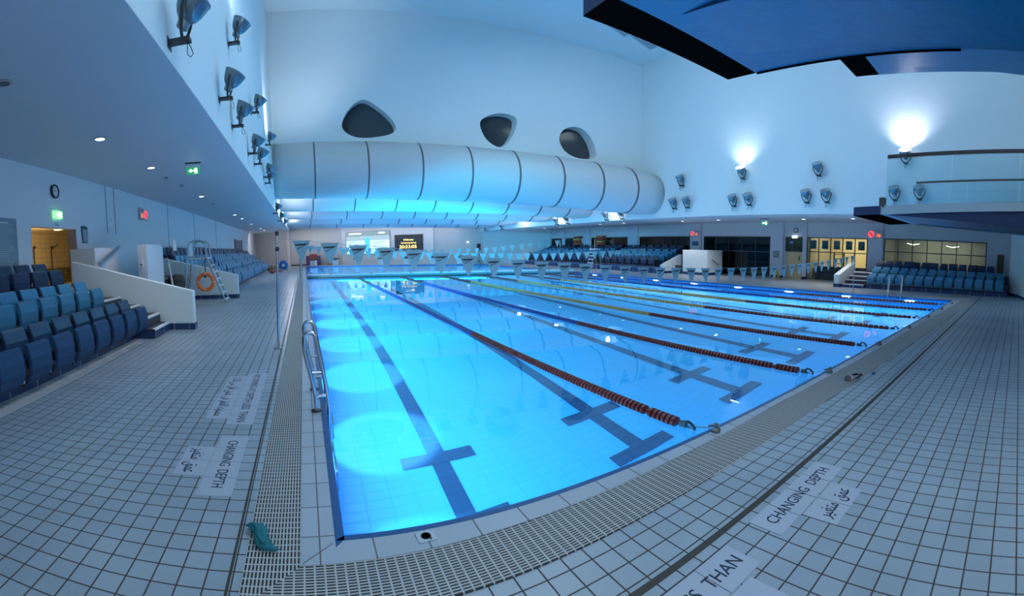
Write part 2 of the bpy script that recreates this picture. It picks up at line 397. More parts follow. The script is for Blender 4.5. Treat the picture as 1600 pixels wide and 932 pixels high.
# upper end wall with three pebble-shaped windows
def smooth_loop(pts, n=8):
    out = []; k = len(pts)
    for i in range(k):
        p0, p1, p2, p3 = (Vector(pts[(i + j) % k]) for j in (-1, 0, 1, 2))
        for s_ in range(n):
            t_ = s_ / n
            out.append(.5 * ((2 * p1) + (p2 - p0) * t_ + (2 * p0 - 5 * p1 + 4 * p2 - p3) * t_ ** 2 + (3 * p1 - p0 - 3 * p2 + p3) * t_ ** 3))
    return out
blobs = [[(1.95, 6.95), (2.28, 7.62), (2.9, 7.93), (3.6, 7.45), (4.16, 6.75), (4.0, 6.36), (2.95, 6.28), (2.25, 6.5)],
         [(7.52, 6.62), (7.9, 6.93), (8.45, 6.99), (8.9, 6.82), (8.92, 6.4), (8.6, 5.78), (8.2, 5.6), (7.72, 5.98)],
         [(10.62, 5.95), (10.8, 6.35), (11.2, 6.5), (11.65, 6.36), (12.0, 5.85), (12.08, 5.24), (11.4, 5.17), (10.85, 5.45)]]
def holed_wall(outer, holes, to3, depth, name, m):
    bm = bmesh.new(); loops = [outer] + holes; allv = []
    for lp in loops:
        vs = [bm.verts.new((p[0], p[1], 0)) for p in lp]; allv.append(vs)
        for i in range(len(vs)): bm.edges.new((vs[i], vs[(i + 1) % len(vs)]))
    bmesh.ops.triangle_fill(bm, use_beauty=True, use_dissolve=False, edges=bm.edges[:])
    bmesh.ops.recalc_face_normals(bm, faces=bm.faces[:])
    bm.verts.index_update(); flat = [v.co.copy() for v in bm.verts]; tris = [[v.index for v in f.verts] for f in bm.faces]
    idx = [[v.index for v in vs] for vs in allv]; bm.free()
    n = len(flat); d = Vector(depth)
    V3 = [Vector(to3(p.x, p.y)) for p in flat]
    o = MB(); o.add(V3 + [p + d for p in V3], tris + [[n + i for i in t_[::-1]] for t_ in tris])
    for l in idx:
        k = len(l); o.f += [(l[i], l[(i + 1) % k], n + l[(i + 1) % k], n + l[i]) for i in range(k)]; o.m += [0] * k
    ob = o.build(name, m); bm = bmesh.new(); bm.from_mesh(ob.data); bmesh.ops.recalc_face_normals(bm, faces=bm.faces[:]); bm.to_mesh(ob.data); bm.free()
    return ob
T1 = dict(xl=-1.27, yl=22.75, zl=5.42, rl=1.37, xr=14.0, yr=15.8, zr=3.73, rr=.92)
outer = [(XS_L, 6.2), (14.0, 4.3), (14.0, 9.4), (XS_L, 12.9)]
holes = [[(q.x, q.y) for q in smooth_loop(b)] for b in blobs]
struct(holed_wall(outer, holes, lambda x, z: (x, bu(x), z), (.0, .7, 0), 'wall_back_upper', white), 'white end wall above the ribbed drum')
glassd = mat('dark_pebble_glass', (.035, .05, .06), .08)
for k, b in enumerate(blobs):
    lp = [(q.x, q.y) for q in smooth_loop(b)]; cx = sum(p[0] for p in lp) / len(lp); cz = sum(p[1] for p in lp) / len(lp)
    o = MB().ext([(cx + (p[0] - cx) * 1.03, bu(cx + (p[0] - cx) * 1.03) + .50, cz + (p[1] - cz) * 1.03) for p in lp], (.012, .03, 0)).build('window_%d' % (k + 1), glassd)
    struct(o, 'pebble-shaped dark window in the upper end wall')
# a lamp glowing behind the middle pebble window
# ---- ribbed drums (large bulging ducts that carry the roof lights)
tubes = [(22.75, 5.42, 1.37, 14.7, 3.65, .96), (27.9, 5.15, 1.3, 19.6, 3.66, .90), (32.7, 5.0, 1.3, 23.4, 3.64, .90), (37.3, 4.9, 1.3, 28.0, 3.62, .88), (42.2, 4.8, 1.3, 31.6, 3.6, .88)]
drumm = bpy.data.materials.new('ribbed_metal_skin'); drumm.use_nodes = True
nt = drumm.node_tree; b = nt.nodes['Principled BSDF']; b.inputs['Base Color'].default_value = (.56, .60, .61, 1); b.inputs['Roughness'].default_value = .45
tc = nt.nodes.new('ShaderNodeUVMap'); wv = nt.nodes.new('ShaderNodeTexWave'); wv.bands_direction = 'Y'; wv.inputs['Scale'].default_value = 22.0
wv.inputs['Distortion'].default_value = .4; wv.inputs['Detail'].default_value = 1
nt.links.new(tc.outputs[0], wv.inputs['Vector']); bp = nt.nodes.new('ShaderNodeBump'); bp.inputs['Distance'].default_value = .01; bp.inputs['Strength'].default_value = .3
nt.links.new(wv.outputs['Fac'], bp.inputs['Height']); nt.links.new(bp.outputs[0], b.inputs['Normal'])
cr = nt.nodes.new('ShaderNodeMapRange'); cr.inputs['To Min'].default_value = .90; cr.inputs['To Max'].default_value = 1.0
nt.links.new(wv.outputs['Fac'], cr.inputs['Value']); mx = nt.nodes.new('ShaderNodeMix'); mx.data_type = 'RGBA'; mx.blend_type = 'MULTIPLY'; mx.inputs[0].default_value = 1
mx.inputs[6].default_value = (.56, .60, .61, 1); nt.links.new(cr.outputs[0], mx.inputs[7]); nt.links.new(mx.outputs[2], b.inputs['Base Color'])
seam = mat('drum_seam', (.10, .11, .12), .5)
SEAMS = [.665, 2.92, 5.01, 6.83, 8.54, 10.14, 11.6, 12.9]
for ti, (yl, zl, rl, yr, zr, rr) in enumerate(tubes):
    lab = ['largest ribbed drum bulging beneath the pebble windows', 'second ribbed drum from the pebble windows, behind the largest', 'middle ribbed drum of the five over the pool',
           'fourth ribbed drum from the pebble windows, before the last', 'last small ribbed drum, beside the screen wall'][ti]
    t = thing('ceiling_drum', lab, 'ceiling drum', (6.4, (yl + yr) / 2, (zl + zr) / 2), group='ribbed drums over the pool')
    ox, oy, oz = t.location
    def ring(x, extra=0, n=40):
        u = (x + 1.27) / 15.27; y = yl + (yr - yl) * u; z = zl + (zr - zl) * u; r = rl + (rr - rl) * u + extra
        if x > 13.0: r = (rl + (rr - rl) * u) * (1 - .10 * ((x - 13.0) / 1.0) ** 2) + extra
        sx, sy = 0.0, 1.0
        return [(x - ox + sx * r * math.cos(a), y - oy + sy * r * math.cos(a), z - oz + r * math.sin(a)) for a in (2 * PI * k / n for k in range(n))]
    n = 40; xs = [XS_L + i * (14.0 - XS_L) / 30 for i in range(31)]
    V = [p for x in xs for p in ring(x)]
    Fs = [(i * n + k, (i + 1) * n + k, (i + 1) * n + (k + 1) % n, i * n + (k + 1) % n) for i in range(30) for k in range(n)]
    me = bpy.data.meshes.new('drum_skin'); me.from_pydata(V, [], Fs + [tuple(range(n)), tuple(30 * n + k for k in range(n))[::-1]]); me.materials.append(drumm)
    uv = me.uv_layers.new(name='UVMap')
    for p in me.polygons:
        p.use_smooth = p.loop_total == 4
        for li in p.loop_indices:
            vi = me.loops[li].vertex_index; i, k = divmod(vi, n)
            kk = k
            if p.loop_total == 4 and p.index % n == n - 1 and k == 0: kk = n
            uv.data[li].uv = (i / 30 * 6, kk / n * 1.0 * 1.6)
    o = bpy.data.objects.new('drum_skin', me); COL.objects.link(o); o.parent = t
    for x in SEAMS:
        r1 = ring(x - .032, .012); r2 = ring(x + .032, .012); r0 = ring(x - .032, -.02); r3 = ring(x + .032, -.02)
        m_ = MB(); m_.add(r0 + r1 + r2 + r3, [(j * n + k, j * n + (k + 1) % n, (j + 1) * n + (k + 1) % n, (j + 1) * n + k) for j in range(3) for k in range(n)])
        m_.build('seam_ring', seam, t, True)
# roof void over the further drums, closing down to the end wall
mb = MB(); mb.add([(XS_L - .2, 22.5, 6.0), (XS_R + .2, 15.5, 4.35), (XS_R + .2, 35, 4.3), (XS_L - .2, 46, 5.6)], [(3, 2, 1, 0)])
struct(mb.build('ceiling', white), 'white roof between the ribbed drums')
# far wall
mb = MB(); mb.ext([(-5.3, fwall(-5.3), 0), (19, fwall(19), 0), (19, fwall(19), 5.5), (-5.3, fwall(-5.3), 5.5)], (.17, .25, 0))
struct(mb.build('wall_far', mat('far_wall_paint', (.50, .51, .52), .6, var=.05, vscale=.4)), 'grey end wall behind the far pool')
FN = Vector((-.584, -.811, 0))    # towards the hall
FX = Vector((.811, -.584, 0))
def fpt(x, z, out=.0): p = Vector((x, fwall(x), z)) + FN * out; return p
def fpanel(x0, x1, z0, z1, d, m, name, parent=None):
    a = [fpt(x0, z0, .01), fpt(x1, z0, .01), fpt(x1, z1, .01), fpt(x0, z1, .01)]
    return MB().ext(a, FN * d).build(name, m, parent)
struct(fpanel(3.6, 10.8, 0, 3.4, .10, mat('pier_paint', (.62, .63, .65), .6), 'trim_far_panel'))
struct(fpanel(14.2, 19, 0, 3.4, .12, mat('pier_paint', (.62, .63, .65), .6), 'trim_far_panel'))
struct(fpanel(-1.5, -1.25, 0, 3.4, .15, mat('pier_paint', (.62, .63, .65), .6), 'trim_far_panel'))
struct(fpanel(-1.2, 1.0, 0, .12, .10, blackp, 'trim_far_skirting'))
# lights in the gaps between drums, at both sides (the white strips of light)
for k, (a, b_) in enumerate(zip(tubes[:-1], tubes[1:])):
    yL = (a[0] + b_[0]) / 2; yR = (a[3] + b_[3]) / 2; zL = (a[1] + b_[1]) / 2; zR = (a[4] + b_[4]) / 2
    t = thing('strip_light', 'white strip light hidden above the %s gap between ribbed drums' % ['first', 'second', 'third', 'last'][k], 'strip light', (6.4, (yL + yR) / 2, (zL + zR) / 2 + .55), group='strip lights between the drums')
    ang = math.atan2(yR - yL, 15.27)
    MB().box(-7.3, 7.3, -.05, .05, 0, .06).build('batten', nosew, t)
    t.rotation_euler = (0, math.atan((zL - zR) / 16.5), ang); t.location.z -= .12
    area('strip_lamp', (0, 0, -.02), (0, 0, 0), 14, .15, 90, (.85, .88, 1), parent=t)
# added cyan battens, no such fixture known, to tint the underside of the drums
for k, (dy, p, rx) in enumerate(((.25, 260, .42), (.85, 330, -.35))):
    t = thing('uplight_batten', 'added low cyan batten along the boom top, on its %s edge' % ('screen side' if k else 'lanes side'), 'uplight', (5.6, boom(5.6) + dy, .12), math.atan(-.35), 'added cyan battens on the boom')
    MB().box(-4.2, 4.2, -.03, .03, 0, .02).build('housing', mat('batten_grey', (.4, .46, .48), .5), t)
    area('cyan_lamp', (0, 0, .025), (PI + rx, 0, 0), 8.2, .05, p, (.0, .56, 1), parent=t, spread=150)
# added cyan spots without fixtures, grazing the underside of the first drum
for p, q, e_ in (((-.95, 12.0, 3.45), (4.2, 19.4, .2), 5000), ((-.95, 10.0, 3.45), (8.0, 18.0, .0), 6500)):
    spot('cyan_wash', p, q, e_, (.0, .58, 1), 58, 1.0, .15)
# added fill without a fixture, brightening the last gap and the far wall
area('end_wall_wash', (5.5, 38.6, 3.1), (math.radians(38), 0, math.radians(-35.8)), 16, .3, 110, (1, .95, .92))

area('far_corner_wash', (-3.2, 42.5, 3.3), (math.radians(30), 0, 0), 2.5, .3, 45, (1, .94, .94))  # added fill that brightens the far corner behind the seats
# ------------------------------------------------------------------ right hand wall with glazing
pier = mat('right_wall_paint', (.60, .62, .67), .6, var=.05, vscale=.6)
wins = [(31.4, 36.3), (29.15, 30.7), (26.6, 28.7), (21.6, 25.45), (16.4, 20.5), (11.34, 15.45), (9.59, 10.5), (6.46, 9.36), (1.35, 5.71)]
mb = MB(); mb.box(XW_R, XW_R + .2, -4, 37, 1.94, ZS_R)
e = [-4] + [q for p in sorted(wins) for q in p] + [37]
for y0, y1 in zip(e[::2], e[1::2]): mb.box(XW_R, XW_R + .2, y0, y1, 0, 1.94)
struct(mb.build('wall_right', pier), 'grey wall of glazed bays facing the pool')
mb = MB()
for y0, y1 in ((5.75, 6.42), (9.38, 9.56), (10.6, 11.2), (15.6, 16.35), (20.6, 21.5), (25.55, 26.5), (28.75, 29.1), (30.75, 31.35)):
    mb.box(XW_R - .09, XW_R, y0, y1, .12, ZS_R)
struct(mb.build('trim_piers', mat('pier_paint2', (.58, .60, .68), .6)), 'shallow piers between glazed bays')
mb = MB()
for y0, y1 in ((5.75, 6.42), (9.38, 9.56), (10.6, 11.2), (15.6, 16.35), (20.6, 21.5)):
    mb.box(XW_R - .11, XW_R, y0 - .01, y1 + .01, 0, .12)
struct(mb.build('baseboard_right', navyt), 'navy tiled skirting')
def clear_glass(name, tint=(.8, .9, .9)):
    m = bpy.data.materials.new(name); m.use_nodes = True; nt = m.node_tree; L = nt.links.new
    nt.nodes.remove(nt.nodes['Principled BSDF']); tr = nt.nodes.new('ShaderNodeBsdfTransparent'); tr.inputs[0].default_value = (*tint, 1)
    gl = nt.nodes.new('ShaderNodeBsdfGlossy'); gl.inputs['Roughness'].default_value = .03; fr = nt.nodes.new('ShaderNodeFresnel'); fr.inputs[0].default_value = 1.5
    mx = nt.nodes.new('ShaderNodeMixShader'); L(fr.outputs[0], mx.inputs[0]); L(tr.outputs[0], mx.inputs[1]); L(gl.outputs[0], mx.inputs[2]); L(mx.outputs[0], nt.nodes['Material Output'].inputs[0])
    MATS[name] = m; return m
glass = clear_glass('window_glass'); glass_t = clear_glass('teal_glass', (.35, .50, .50)); glass_b = clear_glass('balustrade_glass', (.86, .95, .97))
frm = mat('dark_frame', (.03, .032, .035), .4)
roomd = mat('dark_room', (.05, .075, .08), .8); roomw = mat('beige_room', (.50, .47, .40), .7, var=.45, vscale=1.2); roomo = mat('orange_room', (.80, .66, .42), .6)
rooms = MB()
def window(i, y0, y1, z0, z1, cols, rows, gm, rm, lamp, lamp_c, wlabel):
    f = MB(); t_ = .035
    f.box(XW_R - .02, XW_R + .05, y0, y0 + t_, z0, z1); f.box(XW_R - .02, XW_R + .05, y1 - t_, y1, z0, z1)
    f.box(XW_R - .02, XW_R + .05, y0, y1, z1 - t_, z1); f.box(XW_R - .02, XW_R + .05, y0, y1, z0, z0 + t_)
    for c in range(1, cols): y = y0 + (y1 - y0) * c / cols; f.box(XW_R - .02, XW_R + .05, y - .014, y + .014, z0, z1)
    for r in rows: f.box(XW_R - .03, XW_R + .05, y0, y1, r - .02, r + .02)
    w_ = f.build('window_%d' % i, frm); struct(w_, wlabel)
    MB().box(XW_R + .01, XW_R + .02, y0, y1, z0, z1).build('window_pane', gm, w_)
    dp = 2.6
    for bx in ((XW_R + dp, XW_R + dp + .05, y0 - .3, y1 + .3, 0, 2.5), (XW_R + .2, XW_R + dp, y0 - .3, y0 - .22, 0, 2.3), (XW_R + .2, XW_R + dp, y1 + .22, y1 + .3, 0, 2.3), (XW_R + .2, XW_R + dp, y0 - .3, y1 + .3, 2.3, 2.5), (XW_R + .2, XW_R + dp, y0 - .3, y1 + .3, -.06, -.001)):
        struct(MB().box(*bx).build('wall_inner_room', rm), 'wall of the room behind the glass')
    if lamp: area('room_lamp', (XW_R + 1.3, (y0 + y1) / 2, 2.28), (0, 0, 0), 1.2, (y1 - y0) * .6, lamp, lamp_c)
    return w_
window(4, *wins[0], .9, 1.92, 1, [], glass, mat('curtain_room', (.30, .29, .22), .8, var=.6, vscale=3), 70, (1, .95, .7), 'window with drawn curtains at the far end')
window(5, *wins[1], .9, 1.92, 1, [], glass, mat('curtain_room', (.30, .29, .22), .8), 30, (1, .95, .7), 'narrow window with curtains')
window(6, *wins[2], .5, 1.92, 1, [], glass_t, roomd, 3, (1, .6, .3), 'dark window beside a red heap')
window(7, *wins[3], .5, 1.92, 3, [], glass_t, mat('teal_room', (.06, .22, .22), .8), 80, (.6, .95, 1), 'teal window behind the far seats')
window(8, *wins[4], .3, 1.92, 4, [], glass_t, roomd, 3, (.6, .9, 1), 'long dark window behind the far seats')
window(9, *wins[5], .03, 1.92, 5, [1.2], glass_t, roomd, 3, (.6, .85, 1), 'full height dark glazing beside the white stair block')
window(10, *wins[6], 1.25, 1.92, 2, [], glass_t, roomw, 4, (.9, 1, .8), 'glazed fanlight over the pale timber door')
window(11, *wins[7], .03, 1.94, 5, [1.28], glass, roomo, 60, (1, .80, .50), 'glazed bay lit warm orange with five upper lights')
window(12, *wins[8], .75, 1.98, 7, [1.42], glass, roomw, 40, (1, .92, .74), 'long glazed office window of seven bays')
# door under the fanlight
t = MB().box(XW_R + .02, XW_R + .07, 9.62, 10.4, 0, 1.23).build('door_1', mat('pale_timber', (.72, .52, .26), .5, var=.15, vscale=3)); struct(t, 'pale timber door')
MB().box(XW_R - .02, XW_R + .02, 9.74, 9.78, .85, 1.05).build('door_handle', dsteel, t)
MB().box(XW_R - .01, XW_R + .05, 10.4, 10.5, 0, 1.25).box(XW_R - .01, XW_R + .05, 9.58, 9.63, 0, 1.25).build('door_frame', mat('frame_paint', (.45, .42, .38), .5), t)
# things inside the orange bay: five teal posters in the upper lights, dark furniture
for k in range(5):
    y = 6.46 + (9.36 - 6.46) * (k + .5) / 5
    tag(MB().box(XW_R + .035, XW_R + .045, y - .15, y + .15, 1.42, 1.80).build('window_blind', mat('teal_blind', (.06, .22, .25), .6)),
        'teal blind in the %s upper light of the orange bay, from the seats' % ORD[k], 'blind', 'blind panels of the orange bay')
tag(MB().box(XW_R + .5, XW_R + .9, 6.6, 9.2, 0.0, .62).build('reception_counter', blackp), 'low dark counter inside the orange lit bay', 'counter')
t = thing('display_rack', 'dark rack of round goggles displayed in the orange bay', 'rack', (XW_R + .4, 7.7, 0))
MB().box(-.04, .04, -.02, .02, 0, 1.3).build('post', blackp, t); MB().box(-.04, .04, .46, .5, 0, 1.3).build('post', blackp, t)
for r in (.78, 1.0, 1.2):
    MB().box(-.03, .03, -.02, .5, r - .015, r + .015).build('rail', blackp, t)
# exercise equipment hints in office window
for k, y in enumerate((2.0, 2.9, 3.9, 4.8)):
    t = thing('office_chair', 'dark office chair standing %s inside the long office window' % ['at the blank wall end', 'under the branched lamp', 'near the middle mullion', 'at the orange bay end'][k], 'chair', (XW_R + 1.2, y, 0), group='office chairs behind the glass')
    MB().box(-.2, .2, -.2, .2, .42, .5).build('seat', blackp, t, bevel=.02)
    MB().box(.16, .22, -.2, .2, .5, 1.0).build('backrest', blackp, t, bevel=.02)
    MB().tube([(0, 0, 0), (0, 0, .42)], .03).build('column', dsteel, t)
for k, (y, z) in enumerate(((4.65, 1.78), (2.9, 1.74))):
    t = thing('pendant_lamp', ['winged white pendant lamp in the office window, nearer the orange bay', 'winged white pendant lamp in the office window, nearer the blank wall'][k], 'lamp', (XW_R + .9, y, z), group='office pendant lamps')
    MB().prism([(-.05, -.28), (.05, -.28), (.05, 0), (-.05, 0)], [.03, .03, -.03, -.03], [.045, .045, 0, 0]).prism([(-.05, 0), (.05, 0), (.05, .28), (-.05, .28)], [-.03, -.03, .03, .03], [0, 0, .045, .045]).build('shade', mat('warm_glow2', (1, .95, .8), emit=(1, .93, .7), es=5), t)
    MB().tube([(0, 0, 0), (0, 0, 2.30 - z)], .006).build('cord', blackp, t)
# blank end of the right wall: projecting corner pier with skirting
PC = [(17.05, .34), (16.42, -.02), (15.3, -.26), (15.2, -1.6), (18.62, -1.6), (18.62, .34)]
struct(MB().prism(PC, .10, ZS_R).build('wall_pier', white), 'white corner pier at the end of the seats')
struct(MB().prism([(p[0] - .02, p[1] + .02) for p in PC], 0, .10).build('baseboard_right', navyx), 'navy skirting of the pier')
tag(MB().box(XW_R - .03, XW_R, .62, .9, .2, 1.52).build('door_slot', mat('brown_panel', (.10, .07, .04), .5)), 'tall narrow brown panel standing at the end of the office wall', 'panel')
tag(MB().lathe([(0, -.06), (.07, -.05), (.07, .04), (0, .05)], (16.9, .12, 2.12), (-1, -.3, 0)).build('alarm_beacon', mat('rust_red', (.35, .06, .02), .5)), 'small rust-red alarm beacon high on the corner pier', 'beacon')

# ------------------------------------------------------------------ stands
def stand(label, name, y0, y1, front, treads, wallx, side, m_f):
    """stepped plinth: treads = [(x, z)], each riser at x up to z, running back to wallx"""
    for k, (x, z) in enumerate(treads):
        x1 = treads[k + 1][0] if k + 1 < len(treads) else wallx + (.005 if side < 0 else -.005)
        o = MB().prism([(x, y0), (x1, y0), (x1, y1), (x, y1)], 0, z, 0, 1).build(name, [m_f, dark])
        tag(o, '%s tier of the %s' % (['lowest', 'second', 'third', 'top'][k], label), 'seating tier', label)

stand('navy tiled stand beside the doorway', 'seating_tier', -5, 7.45, 0, [(-2.98, .11), (-3.75, .47), (-4.35, .84)], XW_L, -1, navyt)
stand('navy tiled stand beyond the lifeguard chair', 'seating_tier', 14.72, 38, 0, [(-2.98, .11), (-3.62, .47), (-4.15, .84), (-4.62, 1.15)], XW_L, -1, navyt)
stand('navy tiled stand under the long office window', 'seating_tier', .36, 5.6, 0, [(16.05, .16), (16.62, .40), (17.15, .63)], XW_R, 1, navyt)
stand('navy tiled stand by the dark windows across the pool', 'seating_tier', 16.45, 30.5, 0, [(16.0, .35), (16.75, .53), (17.4, .69), (18.0, .9)], XW_R, 1, navyt)
# drain channel in front of the near stand
struct(MB().prism([(-2.86, -5), (-2.70, -5), (-2.70, 7.4), (-2.86, 7.4)], 0, .003).build('trim_deck_stripe', mat('stripe', (.50, .48, .50), .5)))
# stairs
def stairs(label, y0, y1, xs, zs, wallx, sgn):
    t = thing('stair_flight', label, 'stairs', ((xs[0] + xs[-1]) / 2, (y0 + y1) / 2, 0)); ox, oy, _ = t.location
    for k, (x, z) in enumerate(zip(xs, zs)):
        mb = MB(); mb.prism([(x - ox, y0 - oy), (wallx - ox, y0 - oy), (wallx - ox, y1 - oy), (x - ox, y1 - oy)], zs[k - 1] if k else 0, z, 0, 1)
        st = mb.build('step', [navyt if k == 0 else dark, dark], t)
        MB().prism([(x - ox - .005 * sgn, y0 - oy), (x - ox + .05 * sgn, y0 - oy), (x - ox + .05 * sgn, y1 - oy), (x - ox - .005 * sgn, y1 - oy)], z - .03, z + .006).build('nosing', nosew, st)
stairs('short dark stairs with white nosings between near seats and sloping parapet', 7.46, 8.38, [-2.60, -2.80, -3.2, -3.6, -4.0], [.17, .35, .52, .68, .84], XW_L, -1)
stairs('dark stairs with white nosings beside the office seats', 5.62, 6.5, [15.9, 16.3, 16.7, 17.1], [.14, .28, .42, .56], XW_R, 1)

def parapet(label, y0, th, x_in, x_out, z_in, z_out, name='parapet_wall', mm=None):
    """sloping side wall of a stair; x_out is its pool end"""
    t = thing(name, label, 'parapet', ((x_in + x_out) / 2, y0 + th / 2, 0)); ox, oy, _ = t.location
    MB().prism([(x_in - ox, -th / 2), (x_out - ox, -th / 2), (x_out - ox, th / 2), (x_in - ox, th / 2)], .12, [z_in, z_out, z_out, z_in]).build('wall_body', mm or white, t, bevel=.015)
    e = .015 if x_out > x_in else -.015
    MB().prism([(x_in - ox, -th / 2 - .012), (x_out - ox + e, -th / 2 - .012), (x_out - ox + e, th / 2 + .012), (x_in - ox, th / 2 + .012)], 0, .12).build('skirting', navyx, t)
    return t
parapet('white sloping parapet between the near seats and the lifeguard area', 8.42, .20, -4.72, -2.13, 1.44, .74)
parapet('white sloping parapet behind the orange lifebuoy', 14.4, .20, -4.6, -2.13, 1.40, .74)
parapet('white sloping parapet with bright top beside the office seats', 6.55, .22, 17.45, 15.78, .93, .47)
parapet('pale sloping parapet joined to the white stair block', 16.1, .2, 17.6, 16.2, .95, .44)
t = thing('stair_block', 'white rendered stair block with dark doorway before the dark glazing', 'stair block', (17.5, 14.6, 0))
MB().box(-.6, .6, -.8, .8, .12, 1.21).build('wall_body', white, t, bevel=.02)
MB().box(-.61, .61, -.81, .81, 0, .12).build('skirting', navyx, t)
MB().tube([(-.3, -.86, .75), (.2, -.86, .5)], .02).tube([(.2, -.86, .5), (.2, -.8, .5)], .012).build('handrail', dsteel, t)
tag(MB().box(16.85, 16.89, 15.45, 15.85, 0, .42).build('hatch', mat('hatch_dark', (.05, .04, .035), .6)), 'dark low hatch beside the white stair block', 'hatch')
# low enclosure walls beyond the near parapet on the left
t = thing('enclosure_wall', 'pale low enclosure with a steel handrail, below the clock wall plaque', 'enclosure', (-4.75, 9.65, .84))
MB().box(-.3, .32, -.65, .65, 0, .88).build('wall_body', whitew, t, bevel=.01)
MB().tube([(.37, .60, .92), (.40, -.62, .52)], .03, 10).tube([(.32, .3, .8), (.38, .3, .82)], .012).build('handrail', steel, t, True)
t = thing('pillar_block', 'tall pale block with a white dispenser beyond the near parapet', 'pillar', (-3.72, 10.7, 0))
MB().box(-.12, .12, -.62, .62, 0, 1.75).build('wall_body', whitew, t, bevel=.01)
d_ = MB().box(-.05, .03, -.70, -.62, 1.22, 1.40).build('dispenser', nosew, t, bevel=.01)
MB().lathe([(0, 0), (.02, 0), (.02, .01), (0, .01)], (-.01, -.70, 1.28), (0, -1, 0)).build('dispenser_button', blackp, d_)
tag(MB().box(XW_L + .002, -3.86, 8.64, 14.3, 0, .838).build('raised_walkway', dark), 'dark raised walkway along the wall past the near parapet', 'walkway')
tag(MB().box(-3.86, -3.84, 11.4, 14.3, .80, .84).build('walkway_edge_strip', grid_mat('chequer_edge', (.03, .03, .03), (.7, .7, .7), .16, .5, .07, axes='YZ')), 'black and white chequered edge strip of the raised walkway', 'edge strip')
# litter bin
t = thing('litter_bin', 'dark brown litter bin with a swing lid beneath the sloping parapet', 'bin', (-3.62, 12.5, 0))
MB().lathe([(.19, 0), (.22, .75), (.23, .76)], seg=16).build('bin_body', mat('brown_plastic', (.045, .035, .028), .5), t, True)
MB().lathe([(.245, .76), (.245, .82), (.20, .90), (0, .93)], seg=16).build('lid', mat('brown_plastic2', (.06, .045, .035), .5), t, True)
for k in range(2):
    tag(MB().tube([(-3.42 + k * .05, 11.62, .0), (-3.50 + k * .03, 11.36, 1.42 - k * .12)], .014).build('mop_pole', nosew if k else steel),
        ['grey cleaning pole leaning on the tall pale block', 'white cleaning pole leaning on the tall pale block, slightly shorter'][k], 'pole', 'cleaning poles')

# ------------------------------------------------------------------ seats
def make_chair(ms, mback):
    """folding stadium seat; local +x faces the pool, width along y, origin on its tread"""
    t = bpy.data.objects.new('stadium_seat', None); COL.objects.link(t); t.empty_display_size = .1
    W = .206
    # folded-up seat pad: slightly concave vertical panel at the front
    prof = [(.0, .04), (.05, .10), (.075, .20), (.07, .32), (.04, .44), (.015, .468), (-.02, .47), (-.015, .42), (.02, .30), (.025, .20), (.0, .11), (-.05, .05)]
    MB().ext([(x, -W, z) for x, z in prof], (0, 2 * W, 0)).build('seat', ms, t, bevel=.012)
    back = [(-.30, .14), (-.24, .30), (-.25, .45), (-.30, .58), (-.325, .598), (-.345, .59), (-.30, .46), (-.285, .30), (-.345, .15)]
    MB().ext([(x, -W, z) for x, z in back], (0, 2 * W, 0)).build('backrest', mback, t, bevel=.012)
    for s in (-1, 1):
        MB().prism([(-.30, s * (W + .01)), (-.02, s * (W + .01)), (-.02, s * (W + .028)), (-.30, s * (W + .028))], [.10, .02, .02, .10], [.22, .12, .12, .22]).build('side_bracket', blackp, t)
    MB().lathe([(0, -.02), (.028, -.02), (.028, .02), (0, .02)], (-.01, W + .03, .09), (0, 1, 0), 10).build('hinge', nosew, t)
    MB().box(-.28, -.22, -.03, .03, 0, .16).build('foot', dsteel, t)
    return t
KIND = {'navy': make_chair(ch_navy, cb_navy), 'light': make_chair(ch_lt, cb_lt), 'dark': make_chair(ch_dk, cb_dk)}
def simple_chair(ms, mback):
    t = bpy.data.objects.new('stadium_seat', None); COL.objects.link(t); W = .235
    prof = [(.0, .04), (.07, .12), (.07, .32), (.02, .47), (-.02, .46), (.02, .30), (.0, .11)]
    MB().ext([(x, -W, z) for x, z in prof], (0, 2 * W, 0)).build('seat', ms, t)
    back = [(-.30, .14), (-.24, .34), (-.30, .60), (-.34, .59), (-.29, .34), (-.34, .15)]
    MB().ext([(x, -W, z) for x, z in back], (0, 2 * W, 0)).build('backrest', mback, t)
    MB().box(-.28, -.22, -.2, .2, 0, .2).build('foot', dsteel, t)
    return t
SK = {'light': simple_chair(cb_lt, cb_lt), 'dark': simple_chair(cb_dk, cb_dk)}
CN = {'navy': 'navy', 'light': 'light blue', 'dark': 'dark navy'}
used = set()
def put(kind, lib, loc, rz, sc, label, group):
    src = lib[kind]; key = (id(lib), kind)
    if key in used: o = copy_tree(src)
    else: used.add(key); o = src
    o.location = loc; o.rotation_euler = (0, 0, rz); o.scale = (sc, sc, sc); tag(o, label, 'seat', group)
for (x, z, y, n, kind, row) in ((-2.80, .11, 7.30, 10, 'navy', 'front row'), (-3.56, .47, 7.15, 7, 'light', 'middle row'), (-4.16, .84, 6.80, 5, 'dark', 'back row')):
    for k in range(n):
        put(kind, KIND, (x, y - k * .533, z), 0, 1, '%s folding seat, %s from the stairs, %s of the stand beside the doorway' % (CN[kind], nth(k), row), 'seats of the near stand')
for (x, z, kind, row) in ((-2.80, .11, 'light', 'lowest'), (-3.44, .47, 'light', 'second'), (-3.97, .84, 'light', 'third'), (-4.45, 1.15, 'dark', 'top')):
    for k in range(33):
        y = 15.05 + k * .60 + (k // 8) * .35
        put(kind, SK, (x, y, z), 0, 1.05, '%s seat, %s from the lifebuoy parapet, %s row' % (CN[kind], nth(k), row), 'seats beyond the lifeguard chair')
